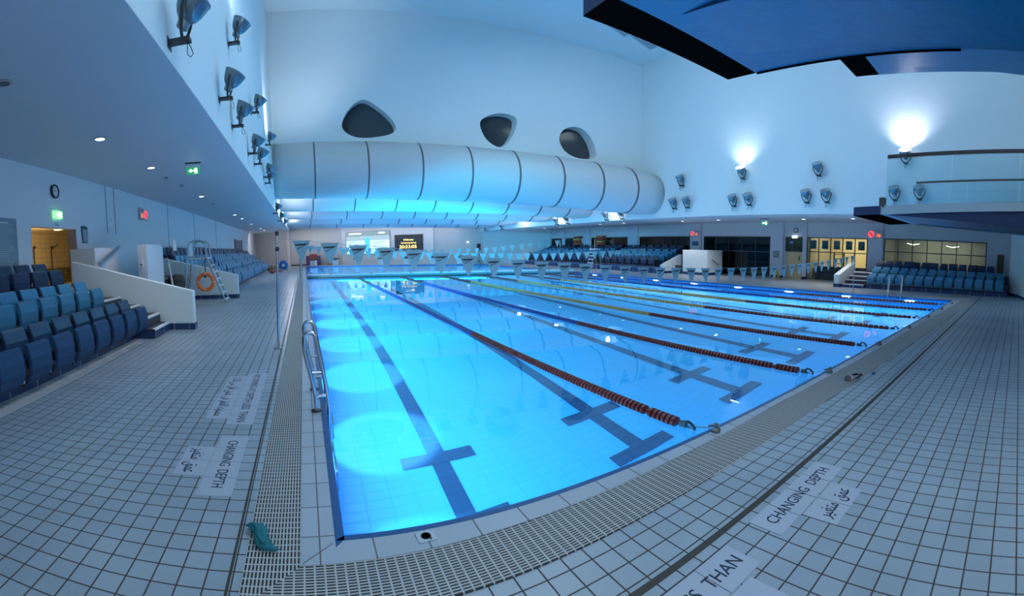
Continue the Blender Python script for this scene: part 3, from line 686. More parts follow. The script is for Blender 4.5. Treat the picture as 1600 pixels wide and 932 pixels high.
for (x, z, kind, row, n, y0) in ((15.98, .16, 'light', 'front', 14, .66), (16.55, .40, 'light', 'middle', 14, .66), (17.1, .63, 'dark', 'back', 13, 1.05)):
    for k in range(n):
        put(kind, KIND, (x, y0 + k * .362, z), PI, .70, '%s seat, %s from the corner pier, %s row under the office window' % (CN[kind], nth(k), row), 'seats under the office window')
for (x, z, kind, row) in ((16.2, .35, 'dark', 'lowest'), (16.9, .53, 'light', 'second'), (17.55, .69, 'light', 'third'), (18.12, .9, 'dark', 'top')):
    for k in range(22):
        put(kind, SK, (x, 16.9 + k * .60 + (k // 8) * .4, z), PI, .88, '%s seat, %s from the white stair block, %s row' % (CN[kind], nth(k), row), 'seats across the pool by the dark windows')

# ------------------------------------------------------------------ lane ropes
rc = {'red': mat('red_float', (.10, .008, .008), .4), 'blue': mat('blue_float', (.008, .05, .26), .4), 'yellow': mat('yellow_float', (.36, .25, .07), .4)}
ROPES = [(2.64, 2.69, 'blue', 'nearest'), (4.66, 4.75, 'blue', 'second'), (6.42, 6.6, 'yellow', 'third'), (8.13, 8.4, 'yellow', 'fourth'), (9.75, 10.1, 'yellow', 'fifth'), (11.29, 11.4, 'blue', 'sixth'), (12.76, 12.5, 'blue', 'seventh')]
for i, (xa, xb, c2, w_) in enumerate(ROPES):
    ya = 2.44 - .035 * i; yb = boom(xb) - .55
    dirv = Vector((xb - xa, yb - ya, 0)); Ln = dirv.length; dirv.normalize()
    t = thing('lane_rope', '%s lane rope from the left wall steps, red then %s floats' % (w_, c2) if i < 0 else
              ['first lane rope from the steel ladder, red then blue floats', 'second lane rope from the steel ladder, red then blue floats', 'third lane rope from the steel ladder, red then yellow floats',
               'middle lane rope of the seven, red then yellow floats', 'fifth lane rope from the steel ladder, red then yellow floats', 'lane rope second from the office side, red then blue floats', 'lane rope alongside the office seats, red then blue floats'][i],
              'lane rope', (xa, ya, WZ), math.atan2(dirv.y, dirv.x), 'lane ropes of the pool')
    seg = 14 if i < 2 else 10; pitch = .052
    for s0, s1, c in ((0, 4.4, 'red'), (4.4, Ln - 4.4, c2), (Ln - 4.4, Ln, 'red')):
        mb = MB(); n = int((s1 - s0) / pitch)
        if i >= 3: n = n // 2
        pt = (s1 - s0) / n
        prof = []
        for k in range(n):
            z = s0 + k * pt; gap = (.7 if False else 0)
            big = .052
            if i < 2 and k == 6 and s0 == 0: big = .03
            prof += [(.026, z), (big, z + pt * .14), (big, z + pt * .72), (.026, z + pt * .86)]
        mb.lathe([(0, s0)] + prof + [(0, s1 - pt * .1)], (0, 0, .005), (1, 0, 0), seg)
        mb.build('float_run', rc[c], t, True)
    MB().tube([(-.34, 0, .06), (-.14, 0, .02), (0, 0, .01)], .005, 6).build('cable_end', steel, t)
    MB().tube([(-.14 + .045 * math.cos(a), .045 * math.sin(a) * .6, .02 + .045 * math.sin(a)) for a in (2 * PI * k / 12 for k in range(12))], .012, 6, close=True).box(-.10, -.04, -.018, .018, 0, .04).build('tensioner', mat('green_black', (.02, .04, .035), .4), t, True)
    MB().lathe([(0, -.02), (.035, -.02), (.035, .0), (.018, .012), (.018, .045), (0, .05)], (-.40, 0, .07), (0, 0, 1), 12).tube([(-.40, 0, .10), (-.33, 0, .075)], .01, 6).build('deck_anchor', mat('dull_brass', (.20, .20, .19), .4, .7), t, True)
# the movable boom across the pool
mb = MB(); a = (XL + .02, boom(XL)); b_ = (13.3, boom(13.3))
dn = Vector((.33, .94)).normalized()
q = [(a[0], a[1]), (b_[0], b_[1]), (b_[0] + dn.x * 1.1 - .2, b_[1] + dn.y * 1.1), (a[0], a[1] + 1.1)]
t = thing('pool_boom', 'long pale movable boom dividing the pool crosswise', 'boom', (6.7, boom(6.7), 0))
o_ = [(p[0] - 6.7, p[1] - boom(6.7)) for p in q]
MB().prism(o_, .085, .12).build('walkway', mat('boom_top', (.55, .62, .64), .5), t, bevel=.01)
MB().prism([(p[0], p[1] + .02) for p in o_], .0, .085).build('fascia', mat('boom_teal', (.10, .24, .27), .4), t)
MB().prism([(p[0], p[1] + .06) for p in o_], -1.0, .0).build('skirt', mat('boom_skirt', (.01, .05, .06), .5), t)
for i, x in enumerate(LANES):
    MB().box(x - .13 - 6.7, x + .13 - 6.7, boom(x) - boom(6.7) - .03, boom(x) - boom(6.7) + .05, -.9, -.06).build('lane_target', darkt, t)
    MB().lathe([(0, 0), (.05, 0), (.05, .03), (0, .035)], (x - 6.7, boom(x) - boom(6.7) + .2, .12)).build('hook_cap', blackp, t)

# ------------------------------------------------------------------ pool lamps under water
lampc = mat('pool_lamp_lens', (.9, .97, 1), .3, emit=(.85, .96, 1), es=10)
PLC = (.80, .93, 1)
def pool_lamp(x, y, s, label, p1, p2):
    t = thing('underwater_light', label, 'lamp', (x, y, -.5), group='underwater lights')
    MB().lathe([(.0, .03), (.14, .025), (.19, .0)], (0, 0, 0), (s, 0, 0), 16).build('lens', lampc, t, True)
    MB().lathe([(.19, 0), (.22, .015), (.22, .03), (.19, .03)], (0, 0, 0), (s, 0, 0), 16, cap=False).build('bezel', steel, t, True)
    area('lamp_beam', (s * .06, 0, 0), (0, -PI / 2 * s, 0), .25, .25, p1, PLC, parent=t)
    spot('lamp_spot', (s * .08, 0, .1), (s * .66, 0, -1.6), p2, PLC, 42, 1.0, .05, parent=t)
for k in range(11):
    y = 3.3 + k * 1.95
    pool_lamp(XL + .01, y, 1, 'underwater lamp on the ladder side of the pool, %s from the near corner' % nth(k), 95, 8000)
for k in range(8):
    y = 3.3 + k * 2.1
    pool_lamp(right_edge(y) - .03, y, -1, 'underwater lamp on the office side of the pool, %s from the near corner' % nth(k), 150, 3200)
for k in range(4):
    pool_lamp(XL + .01, 27 + k * 3.4, 1, 'underwater lamp beyond the boom on the ladder side, %s from it' % nth(k), 420, 300)
for k in range(3):
    pool_lamp(right_edge(23 + k * 3) - .03, 23 + k * 3, -1, 'underwater lamp beyond the boom on the office side, %s from it' % nth(k), 420, 300)

# ------------------------------------------------------------------ downlights
dl_on = mat('downlight_glow', (1, 1, 1), emit=(1, .97, .9), es=9); dl_off = mat('downlight_off', (.10, .11, .12), .3); rimm = mat('downlight_rim', (.55, .57, .62), .3, .3)
def downlight(x, y, z, on, label, p):
    t = thing('downlight', label, 'downlight', (x, y, z), group='soffit downlights')
    MB().lathe([(.085, -.001), (.11, -.004), (.115, -.012), (.08, -.014), (.08, -.001)], seg=20, cap=False).build('rim', rimm, t, True)
    MB().lathe([(0, -.006), (.08, -.006), (.08, -.001)], seg=20).build('lamp_lens', dl_on if on else dl_off, t)
    if on: spot('lamp_beam', (0, 0, -.03), (0, 0, -2), p, (1, .90, .86), 110, .8, .06, parent=t)
LD = [(-3.16, 6.88), (-3.24, 9.68), (-3.35, 15.2), (-3.42, 23.2), (-3.43, 26.0), (-3.49, 31.3), (-3.45, 37.6), (-3.42, 40.4)]
for k, (x, y) in enumerate(LD): downlight(x, y, ZS_L, True, 'lit round downlight in the soffit over the near wall seats, %s from the near end' % ORD[k], 75)
downlight(-2.98, 4.06, ZS_L, False, 'unlit round downlight in the soffit above the near seats', 0)
RD = [(16.07, 6.2), (16.5, 8.5), (16.3, 12.7), (16.3, 14.9), (16.0, 18.9), (16.0, 21.0), (16.2, 25.7), (16.2, 27.7), (16.1, 30.5)]
for k, (x, y) in enumerate(RD): downlight(x, y, ZS_R, True, 'lit round downlight in the soffit over the glazed wall, %s from the office window' % ORD[k], 140)
for k, (x, y) in enumerate(((-3.31, 11.04), (-3.29, 12.44), (-3.41, 17.5))):
    t = thing('smoke_detector', 'small dark detector in the soffit, %s past the hanging exit sign' % ORD[k], 'detector', (x, y, ZS_L), group='soffit detectors')
    MB().lathe([(.05, 0), (.05, -.02), (.03, -.05), (0, -.055)]).build('detector_body', mat('grey_plastic', (.22, .24, .27), .5), t, True)

# ------------------------------------------------------------------ floodlights
glassf = mat('flood_glass', (.17, .23, .26), .15, .5); flbody = mat('flood_body', (.24, .27, .28), .35, .5); blc = mat('blue_cap', (.02, .12, .40), .4)
def make_flood(lens):
    t = bpy.data.objects.new('floodlight', None); COL.objects.link(t); t.empty_display_size = .1
    ax = Vector((.5, 0, .87)).normalized()      # bowl opens upward and away from the wall (local +x away from wall)
    MB().lathe([(.0, -.15), (.07, -.145), (.115, -.10), (.145, -.04), (.165, .03), (.175, .075)], (0, 0, 0), ax, 20).build('bowl', glassf, t, True)
    MB().lathe([(.175, .075), (.182, .08), (.182, .092), (.17, .095), (0, .10)], (0, 0, 0), ax, 20).build('front_lens', lens, t, True)
    MB().lathe([(.04, -.23), (.06, -.22), (.07, -.15), (.03, -.14)], (0, 0, 0), ax, 12).build('ballast_housing', flbody, t, True)
    MB().lathe([(0, -.02), (.03, -.02), (.03, .02), (0, .02)], (.0, .13, 0), (0, 1, 0), 10).build('pivot_knob', flbody, t, True)
    MB().lathe([(0, -.01), (.032, -.01), (.032, .015), (0, .02)], (.05, -.125, -.02), (.3, -1, -.3), 10).build('end_cap', blc, t, True)
    y = []
    for a in range(13):
        th = PI * a / 12; y.append((-.03 - .20 * math.sin(th) * .35, .185 * math.cos(th), .0 - .30 * math.sin(th)))
    MB().tube(y, .017, 6).build('yoke', blackp, t, True)
    MB().box(-.25, -.02, -.05, .05, -.335, -.295).box(-.26, -.245, -.07, .07, -.38, -.26).build('wall_bracket', blackp, t, bevel=.005)
    MB().tube([(-.05, 0, -.33), (-.02, .0, -.40), (.0, 0, -.46), (-.03, 0, -.49), (-.06, 0, -.46), (-.06, 0, -.38), (-.05, 0, -.33)], .005, 5).build('safety_cable', rubber, t)
    return t
lens_off = mat('flood_lens_off', (.30, .36, .40), .12, .3); lens_on = mat('flood_lens_on', (1, 1, 1), emit=(.95, .95, 1), es=12)
proto = make_flood(lens_off); proto_on = make_flood(lens_on); fu = [False, False]
def flood(loc, rz, label, on=False, sc=1.0):
    src = proto_on if on else proto
    if fu[on]: o = copy_tree(src)
    else: o = src; fu[on] = True
    o.location = loc; o.rotation_euler = (0, 0, rz); o.scale = (sc,) * 3; tag(o, label, 'floodlight', 'wall floodlights'); return o
FL = [(5.73, 4.53), (11.0, 6.81), (9.33, 4.97), (10.98, 4.86), (15.57, 6.54), (14.16, 4.88), (21.6, 6.85), (15.92, 4.89), (19.66, 5.04), (20.33, 4.88), (25.27, 3.96), (29.71, 3.83), (36.36, 3.9)]
LN = ['cut by the top edge', 'topmost large one', 'large one below the topmost', 'large one beside a smaller twin', 'smaller high twin of a pair', 'sixth from the near end',
      'small high one at the end wall corner', 'eighth from the near end', 'upper of the last pair before the drums', 'lower of the last pair before the drums', 'first under the drums', 'second under the drums', 'third under the drums']
fz = 1.02 / 1.27
for k, (y, z) in enumerate(FL):
    flood((-1.02, y * fz, 1.4 + (z - 1.4) * fz), 0, 'floodlight on the seats side wall, ' + LN[k])
FR = [(12.98, 4.22), (13.37, 3.29), (12.64, 3.3), (9.89, 4.28), (10.27, 3.26), (9.57, 3.28), (6.76, 4.22), (7.17, 3.31), (6.42, 3.31), (3.73, 4.55), (4.04, 3.38), (3.23, 3.42), (18.01, 2.98), (16.81, 2.98), (22.74, 2.95), (21.57, 2.95), (33.4, 2.95), (30.3, 2.95)]
RN = []
for g in ('beside the big drum', 'under the smaller glow', 'before the low platform', 'behind the glass'):
    RN += ['top of the trio ' + g, 'lower drum side one of the trio ' + g, 'lower platform side one of the trio ' + g]
RN += ['first of the pair between drums', 'second of the pair between drums', 'first of the bright pair at the second gap', 'second of the bright pair at the second gap', 'last but one toward the screen wall', 'last one toward the screen wall']
for k, (y, z) in enumerate(FR):
    on = k in (3, 9)
    o = flood((13.76, y * .983, 1.4 + (z - 1.4) * .983), PI, ('lit' if on else 'unlit') + ' floodlight, ' + RN[k], on)
    if on:
        p = (65, 150)[k == 9]
        spot('lamp_beam', (13.55, y * .983, 1.4 + (z - 1.4) * .983 + .10), (13.9, y * .983, 1.4 + (z - 1.4) * .983 + 1.0), p, ((.78, .86, 1), (.84, .78, 1))[k == 9], 120, 1.0, .06)
# small strip floods at the soffit edge give the bright wall patches between drums
for (x, y, z, p) in ((13.6, 17.2, 3.1, 26), (13.6, 22.0, 3.05, 30), (13.5, 26.5, 3.0, 34), (-.9, 25.5, 3.9, 50), (-.9, 30.5, 3.9, 50), (-.9, 36, 3.9, 50)):
    point('gap_flood_lamp', (x, y, z), p, (.88, .88, 1), .1)
# uplight on the corner of the seats wall and end wall
spot('corner_uplight', (-.8, 17.6, 5.9), (-1.1, 20.2, 11), 420, (.80, .86, 1), 120, .9, .2)
spot('wall_uplight', (-.6, 9, 6.2), (-1.2, 12.5, 12), 120, (.75, .85, 1), 120, .9, .3)

# ------------------------------------------------------------------ diving platforms
pt_blue = mat('platform_blue', (.007, .18, .36), .35, var=.35, vscale=3, bump=.25, bscale=8); pt_navy = mat('platform_navy', (.004, .018, .075), .5)
pt_grey = mat('platform_edge_grey', (.42, .50, .52), .4); pt_cyan = mat('platform_edge_cyan', (.22, .48, .58), .4)
def platform(label, x0, x1, yf, z, th, nose, yb, wx0, wx1, wapex, wz, tilt=0, fasc=pt_blue, group='diving platforms', bot=None):
    t = thing('diving_platform', label, 'diving platform', ((x0 + x1) / 2, yf, z)); ox = (x0 + x1) / 2
    a, b_ = x0 - ox, x1 - ox; s = math.tan(tilt)
    def slab(ya, yb_, z0, z1, xa=a, xb=b_): return MB().prism([(xa, -ya), (xb, -ya), (xb, -yb_), (xa, -yb_)], [z0 + ya * s, z0 + ya * s, z0 + yb_ * s, z0 + yb_ * s], [z1 + ya * s, z1 + ya * s, z1 + yb_ * s, z1 + yb_ * s])
    L_ = yf - yb
    slab(0, nose, 0.0, .004).build('nosing_underside', black, t)
    slab(0, nose, .004, th).build('nose_fascia', pt_navy, t, bevel=.01)
    slab(nose, L_, 0, th, a + .02, b_ - .02).build('deck_slab', pt_blue, t)
    for e0, e1 in ((a - .01, a + .02), (b_ - .02, b_ + .01)):
        slab(nose, L_, .0, th, e0, e1).build('edge_fascia', fasc, t)
    # deepening support beam below: wedge with its apex near the nose
    w0, w1 = wx0 - ox, wx1 - ox
    MB().prism([(w0, -wapex), (w1, -wapex), (w1, -L_), (w0, -L_)], [wapex * s - .005, wapex * s - .005, -wz + L_ * s, -wz + L_ * s], [wapex * s, wapex * s, L_ * s, L_ * s]).build('support_beam', [bot or pt_blue], t)
    if bot: MB().ext([(w1, -wapex, wapex * s - .03), (w1, -L_, L_ * s), (w1, -L_, -wz + L_ * s - .012), (w1, -wapex, wapex * s - .012)], (.09, 0, 0)).build('edge_trim', pt_cyan, t)
    MB().ext([(w0 - .012, -wapex, wapex * s - .002), (w0 - .012, -L_, L_ * s), (w0 - .012, -L_, -wz + L_ * s)], (.01, 0, 0)).build('beam_side', pt_navy, t)
    MB().prism([(a + .3, -L_ + .9), (b_ - .3, -L_ + .9), (b_ - .3, -L_ + .1), (a + .3, -L_ + .1)], -z, [(L_ - .9) * s, (L_ - .9) * s, L_ * s, L_ * s]).build('support_tower', white, t)
    return t
zA = 3.45   # above the viewpoint's eye level
platform('largest overhead diving platform with a thick black nosing underneath', 1.19 * zA, 2.235 * zA, 1.69 * zA, 1.4 + zA, .30, .20 * zA, -4.5, 1.50 * zA, 2.0 * zA, .30 * zA, .75, fasc=pt_blue)
tp = SC.objects['diving_platform']; xe = 2.235 * zA - (1.19 + 2.235) * zA / 2 + .02
MB().box(xe, xe + .05, -1.35 * zA, -.21 * zA, .02, .09).build('edge_trim', pt_cyan, tp); MB().box(xe - .045, xe - .01, -1.35 * zA, -.21 * zA, -.03, -.004).build('drip_strip', black, tp)
zB = 4.4
platform('higher diving platform partly hidden behind the largest one', 1.95 * zB, 2.50 * zB, .978 * zB, 1.4 + zB, .35, .14 * zB, -4.5, 2.05 * zB, 2.42 * zB, .35 * zB, .5)
t = platform('low diving platform with glass balustrade at the picture edge', 7.42, 9.66, 2.86, 1.4 + .60, .15, .5, -3.5, 7.50, 9.50, .62, .66, tilt=math.radians(3.4), fasc=pt_grey, bot=pt_navy)
# glass balustrades on the low platform
for sx, xx, y0_, zt in ((0, 7.44, 2.28, 1.0), (1, 9.6, 2.28, .98)):
    b_ = thing('balustrade', ['clear glass balustrade with a brown top rail on the near side of the low platform', 'clear glass balustrade with a brown top rail on the far side of the low platform'][sx], 'balustrade', (xx, y0_, 2.17), group='balustrades of the low platform')
    s = math.tan(math.radians(3.6)); L_ = 5.6
    zt = (.86, .76)[sx]
    def rail(ya, yb_, z0, z1, hw): return MB().prism([(-hw, -ya), (hw, -ya), (hw, -yb_), (-hw, -yb_)], [z0 + ya * s] * 2 + [z0 + yb_ * s] * 2, [z1 + ya * s] * 2 + [z1 + yb_ * s] * 2)
    rail(0, L_, zt - (.055, .04)[sx], zt, .025).build('top_rail', mat('brown_rail', (.07, .05, .045), .35), b_)
    y = 0
    for k in range(5):
        rail(y, y + 1.09, 0.0, zt - .07, .008).build('glass_panel', glass_b, b_); y += 1.11
    rail(0, L_, -.01, .012, .012).build('base_channel', dsteel, b_)
tag(MB().prism([(7.40, 2.30), (7.52, 2.30), (7.50, 2.40), (7.42, 2.40)], 2.15, 2.32).build('end_bracket', mat('brown_rail', (.07, .05, .045), .35)), 'small brown bracket at the tip of the low platform balustrade', 'bracket')

# ------------------------------------------------------------------ backstroke pennants
def pennant_line(label, pts, n, wd, ht, a, b_, poles, emb, group):
    """pts: polyline of the cord"""
    t = thing('pennant_line', label, 'pennant line', pts[0], group=group); o = Vector(pts[0]); P = [Vector(p) - o for p in pts]
    MB().tube(P, .003, 5).build('cord', mat('cord_grey', (.35, .40, .42), .6), t)
    ln = [0]
    for i in range(1, len(P)): ln.append(ln[-1] + (P[i] - P[i - 1]).length)
    def at(s_):
        for i in range(1, len(P)):
            if s_ <= ln[i] or i == len(P) - 1:
                u = (s_ - ln[i - 1]) / (ln[i] - ln[i - 1]); return P[i - 1].lerp(P[i], u), (P[i] - P[i - 1]).normalized()
    for k in range(n):
        s_ = a + (ln[-1] - a - b_) * k / (n - 1); c, d = at(s_); d = Vector((d.x, d.y, 0)).normalized(); nn = Vector((-d.y, d.x, 0)); sway = .03 * math.sin(k * 1.7)
        tip = c + nn * sway + Vector((0, 0, -ht))
        m_ = MB(); m_.ext([c - d * wd / 2, c + d * wd / 2, tip + d * .02, tip - d * .02], nn * .003)
        pe = m_.build('pennant', pennm, t)
        if emb:
            z = -.05; q0 = c + Vector((0, 0, z)) - nn * .004 + nn * (sway * .3)
            MB().ext([q0 - d * .10, q0 + d * .10 + Vector((0, 0, .005)), q0 - d * .06 + Vector((0, 0, -.075)), q0 - d * .055 + Vector((0, 0, -.06)), q0 + d * .035 + Vector((0, 0, -.022)), q0 - d * .075 + Vector((0, 0, -.022))], -nn * .002).build('emblem', blackp, pe)
    return t
pennant_line('pennant line with dark emblems sagging over the lanes from the slim steel pole', [(-.36, 6.56, 1.60), (.4, 6.50, 1.50), (1.2, 6.44, 1.41), (2.06, 6.37, 1.30), (2.85, 6.3, 1.21), (3.64, 6.24, 1.14), (4.5, 6.18, 1.08), (5.5, 6.09, 1.01), (7.07, 5.97, .95), (8.4, 5.86, .93), (9.4, 5.78, .93), (10.9, 5.67, .99), (12.3, 5.56, 1.06), (14.27, 5.4, 1.24)],
             36, .26, .29, .34, .15, None, True, 'pennant lines over the pool')
pennant_line('second pennant line hung before the boom', [(-.2, 24.4, 1.75), (2.2, 23.6, 1.42), (4.1, 22.9, 1.22), (6, 22.3, 1.12), (9, 21.2, 1.02), (12, 20.1, .98), (15.06, 19.1, 1.08), (17.1, 18.4, 1.24)], 40, .34, .36, .6, .2, None, False, 'pennant lines over the pool')
pennant_line('third pennant line, beside the screen wall', [(-.2, 37.5, 1.85), (5, 34.0, 1.45), (9, 31.5, 1.2), (13, 29, 1.30), (16.8, 26.6, 1.75)], 32, .36, .4, .6, .2, None, False, 'pennant lines over the pool')
def pole(label, x, y, h, r=.022, x2=None, z0=0):
    t = thing('pennant_pole', label, 'pole', (x, y, z0), group='pennant poles')
    MB().tube([(0, 0, 0), (x2 or 0, 0, h)], r, 10).build('shaft', steel, t, True)
    MB().lathe([(r * 1.25, 0), (r * 1.3, .06), (0, .07)], ((x2 or 0), 0, h - .04)).build('cap', blackp, t, True)
    MB().lathe([(.06, 0), (.06, .012), (r, .02)]).build('base_flange', steel, t, True)
    return t
t = pole('slim steel pennant pole standing on the deck close to the ladder', -.42, 6.56, 1.68, .02, .05)
MB().lathe([(.028, 0), (.028, .05), (.02, .06)], (.045, 0, 1.42)).build('clamp', blackp, t, True)
pole('steel pennant pole in front of the office seats stairs', 14.27, 5.4, 1.28, .018)
pole('steel pennant pole at the ladder side end of the boom', -.2, 24.4, 1.78, .03)
pole('steel pennant pole at the far corner near the screen wall', -.2, 37.5, 1.9, .035)
pole('steel pennant pole by the seats across the pool', 17.1, 18.4, .74, .03, z0=.535)
pole('steel pennant pole by the red float stacks across the pool', 16.8, 26.6, 1.25, .035, z0=.535)

# ------------------------------------------------------------------ ladders
def ladder(label, x, y, s, gap, h, r, rail_y=0):
    t = thing('pool_ladder', label, 'ladder', (x, y, 0), 0, 'pool ladders')
    for k in range(2):
        yy = k * gap; pts = [(-.09 * s, yy, .0), (-.09 * s, yy, .2 * h), (-.11 * s, yy, .35 * h), (-.17 * s, yy, .75 * h)]
        for a in range(9):
            th = PI * (1 - a / 8); pts.append((-.12 * s + .05 * s * math.cos(th), yy, .93 * h + .07 * h * math.sin(th)))
        pts += [(-.05 * s, yy, .75 * h), (0, yy, .35 * h), (.02 * s, yy, .05), (.03 * s, yy, -.6)]
        rl = MB(); rl.tube(pts, r, 10); ro = rl.build('handrail', steel, t, True)
        MB().tube([(-.09 * s, yy, .18 * h), (.01 * s, yy, .22 * h)], r * .85, 8).build('brace', steel, ro, True)
        MB().tube([(-.115 * s, yy, .5 * h), (-.02 * s, yy, .5 * h)], r * .7, 8).build('brace', steel, ro, True)
        MB().lathe([(.045, 0), (.045, .01), (r, .02)], (-.09 * s, yy, .01)).build('flange', dsteel, ro, True)
    for k in range(3):
        MB().box(.0, .06, 0, gap, -.25 - .3 * k, -.22 - .3 * k).build('rung', steel, t)
    return t
ladder('polished steel pool ladder on the coping by the long deck', .145, 3.88, 1, .62, .70, .019)
ladder('small steel pool ladder in front of the office seats', 13.78, 3.62, -1, .42, .66, .015)

# ------------------------------------------------------------------ lifeguard chair, lifebuoy
t = thing('lifeguard_chair', 'tall tubular steel lifeguard chair with a rung ladder', 'chair', (-3.05, 13.15, 0))
for yy in (-.28, .28):
    MB().tube([(-.50, yy, 0), (-.36, yy, .9), (-.30, yy, 1.35), (-.28, yy, 1.66), (-.22, yy, 1.80), (-.10, yy, 1.85), (.08, yy, 1.85), (.20, yy, 1.80), (.25, yy, 1.68), (.27, yy, 1.33)], .024, 8).build('side_frame', steel, t, True)
    MB().tube([(.27, yy, 1.33), (.52, yy, .66), (.80, yy, .0)], .024, 8).build('leg', steel, t, True)
    MB().tube([(-.12, yy, 1.33), (-.12, yy, 1.66), (.12, yy, 1.66), (.12, yy, 1.33)], .016, 6).build('armrest', steel, t, True)
    MB().tube([(-.62, yy, 0), (-.45, yy, .8), (-.28, yy, 1.33)], .018, 6).build('leg', steel, t, True)
MB().box(-.30, .28, -.28, .28, 1.31, 1.36).build('seat', mat('pale_plastic', (.6, .62, .66), .4), t, bevel=.01)
MB().box(-.30, -.26, -.24, .24, 1.40, 1.75).build('backrest', mat('pale_plastic', (.6, .62, .66), .4), t, bevel=.01)
for k in range(6):
    z = .12 + k * .2; x = .80 - z * .40
    MB().box(x - .04, x + .04, -.28, .28, z - .012, z + .012).build('rung', nosew, t)
MB().tube([(-.36, -.28, .9), (-.36, .28, .9)], .016, 6).build('cross_brace', steel, t)
MB().tube([(.62, -.28, .1), (-.45, -.28, .1)], .01, 6).build('cross_brace', steel, t)
t = thing('lifebuoy', 'orange lifebuoy ring hanging from the lifeguard chair', 'lifebuoy', (-2.80, 12.66, .66))
R_ = .225; r_ = .055
MB().tube([(R_ * math.cos(a), 0, R_ * math.sin(a)) for a in (2 * PI * k / 36 for k in range(36))], r_, 12, close=True).build('ring', orange, t, True)
for k in range(4):
    a0 = PI / 4 + k * PI / 2 + .75
    MB().tube([(R_ * math.cos(a0 + d), 0, R_ * math.sin(a0 + d)) for d in (-.09, -.03, .03, .09)], r_ + .004, 12).build('grab_band', mat('buoy_band', (.55, .45, .40), .5), t, True)
MB().tube([(0, 0, .26), (.01, -.01, .34), (0, 0, .44), (-.02, .10, .60), (0, .20, .67)], .016, 6).box(-.03, .03, -.05, .05, .12, .20).build('hanging_strap', dsteel, t)

# ------------------------------------------------------------------ wall signs on the left wall
def disc_prof(r, h): return [(0, h), (r, h), (r, 0)]
t = thing('wall_clock', 'round white clock with a thick black rim above the changing room door', 'clock', (XW_L + .002, 8.49, 2.985))
MB().lathe([(.15, 0), (.15, .05), (.125, .055), (.12, .03)], axis=(1, 0, 0), seg=28, cap=False).build('rim', blackp, t, True)
MB().lathe([(0, .032), (.125, .032), (.125, 0)], axis=(1, 0, 0), seg=28).build('dial', nosew, t)
MB().box(.034, .038, -.06, .005, -.006, .006).box(.034, .038, -.005, .005, -.01, .09).build('hands', blackp, t)
for k in range(12):
    a = 2 * PI * k / 12; MB().box(.033, .036, .1 * math.cos(a) - .006, .1 * math.cos(a) + .006, .1 * math.sin(a) - .006, .1 * math.sin(a) + .006).build('hour_mark', blackp, t)
gl_g = mat('green_sign_glow', (.1, .6, .15), emit=(.25, .9, .30), es=1.6); gl_w = mat('white_sign_glow', (.9, 1, .9), emit=(.85, 1, .8), es=2.4)
t = thing('exit_sign', 'glowing green exit box just above the changing room doorway', 'exit sign', (XW_L, 8.53, 2.47))
MB().box(0, .07, -.16, .16, -.07, .09).build('housing', gl_g, t, bevel=.01)
MB().box(.071, .075, -.02, .05, -.05, .065).box(.071, .075, .07, .10, -.05, .065).box(.071, .075, -.11, -.04, -.01, .025).build('pictogram', gl_w, t)
t = thing('door_notice', 'small white notice with blue lettering under the exit box', 'notice', (XW_L, 8.5, 2.30))
MB().box(0, .008, -.16, .16, -.06, .06).build('panel', nosew, t)
blt = mat('blue_print', (.03, .10, .35), .5)
text('\uFEED\uFEAE\uFEB8\uFEE4\uFEDF\uFE8D', .06, blt, frame((.010, 0, .022), (0, 1, 0), (0, 0, 1)), parent=t)
text('Changing', .055, blt, frame((.010, 0, -.03), (0, 1, 0), (0, 0, 1)), parent=t)
t = thing('notice_board', 'large grey notice board dense with small text beside the doorway', 'notice board', (XW_L + .003, 6.3, 0))
MB().box(0, .02, -.9, .70, 1.2, 2.32).build('panel', mat('board_grey', (.20, .24, .28), .4), t)
for k in range(26):
    z = 2.24 - k * .038
    MB().box(.021, .023, -.85, (.60 if k else .5) - .25 * random.random(), z - (.010 if k else .016), z + .003).build('text_line', mat('board_print', (.36, .42, .48), .5) if k else nosew, t)
t = thing('wall_plaque', 'dark framed plaque with curved top beside the doorway', 'plaque', (XW_L, 9.79, 2.08))
MB().ext([(0, -.16, .20), (0, -.05, .215), (0, .05, .215), (0, .16, .18), (0, .13, -.2), (0, -.12, -.2)], (.02, 0, 0)).build('frame', blackp, t)
MB().ext([(.021, -.125, .14), (.021, .125, .13), (.021, .10, -.175), (.021, -.095, -.175)], (.004, 0, 0)).build('face', mat('plaque_face', (.22, .27, .31), .4), t)
for k in range(7): MB().box(.026, .028, -.08, .08, .09 - k * .035, .1 - k * .035).build('text_line', mat('board_print', (.36, .42, .48), .5), t)
t = thing('small_notice', 'small white notice on the panel joint past the plaque', 'notice', (XW_L, 11.42, 2.49))
MB().box(0, .008, -.10, .10, -.13, .13).build('panel', nosew, t)
text('7', .16, blackp, frame((.010, 0, .02), (0, 1, 0), (0, 0, 1)), parent=t)
redg = mat('red_led', (.6, .02, .03), emit=(1, .07, .09), es=1.6); org = mat('orange_led', (.8, .2, .05), emit=(1, .28, .08), es=1.6); pnk = mat('sign_panel', (.42, .46, .52), .4)
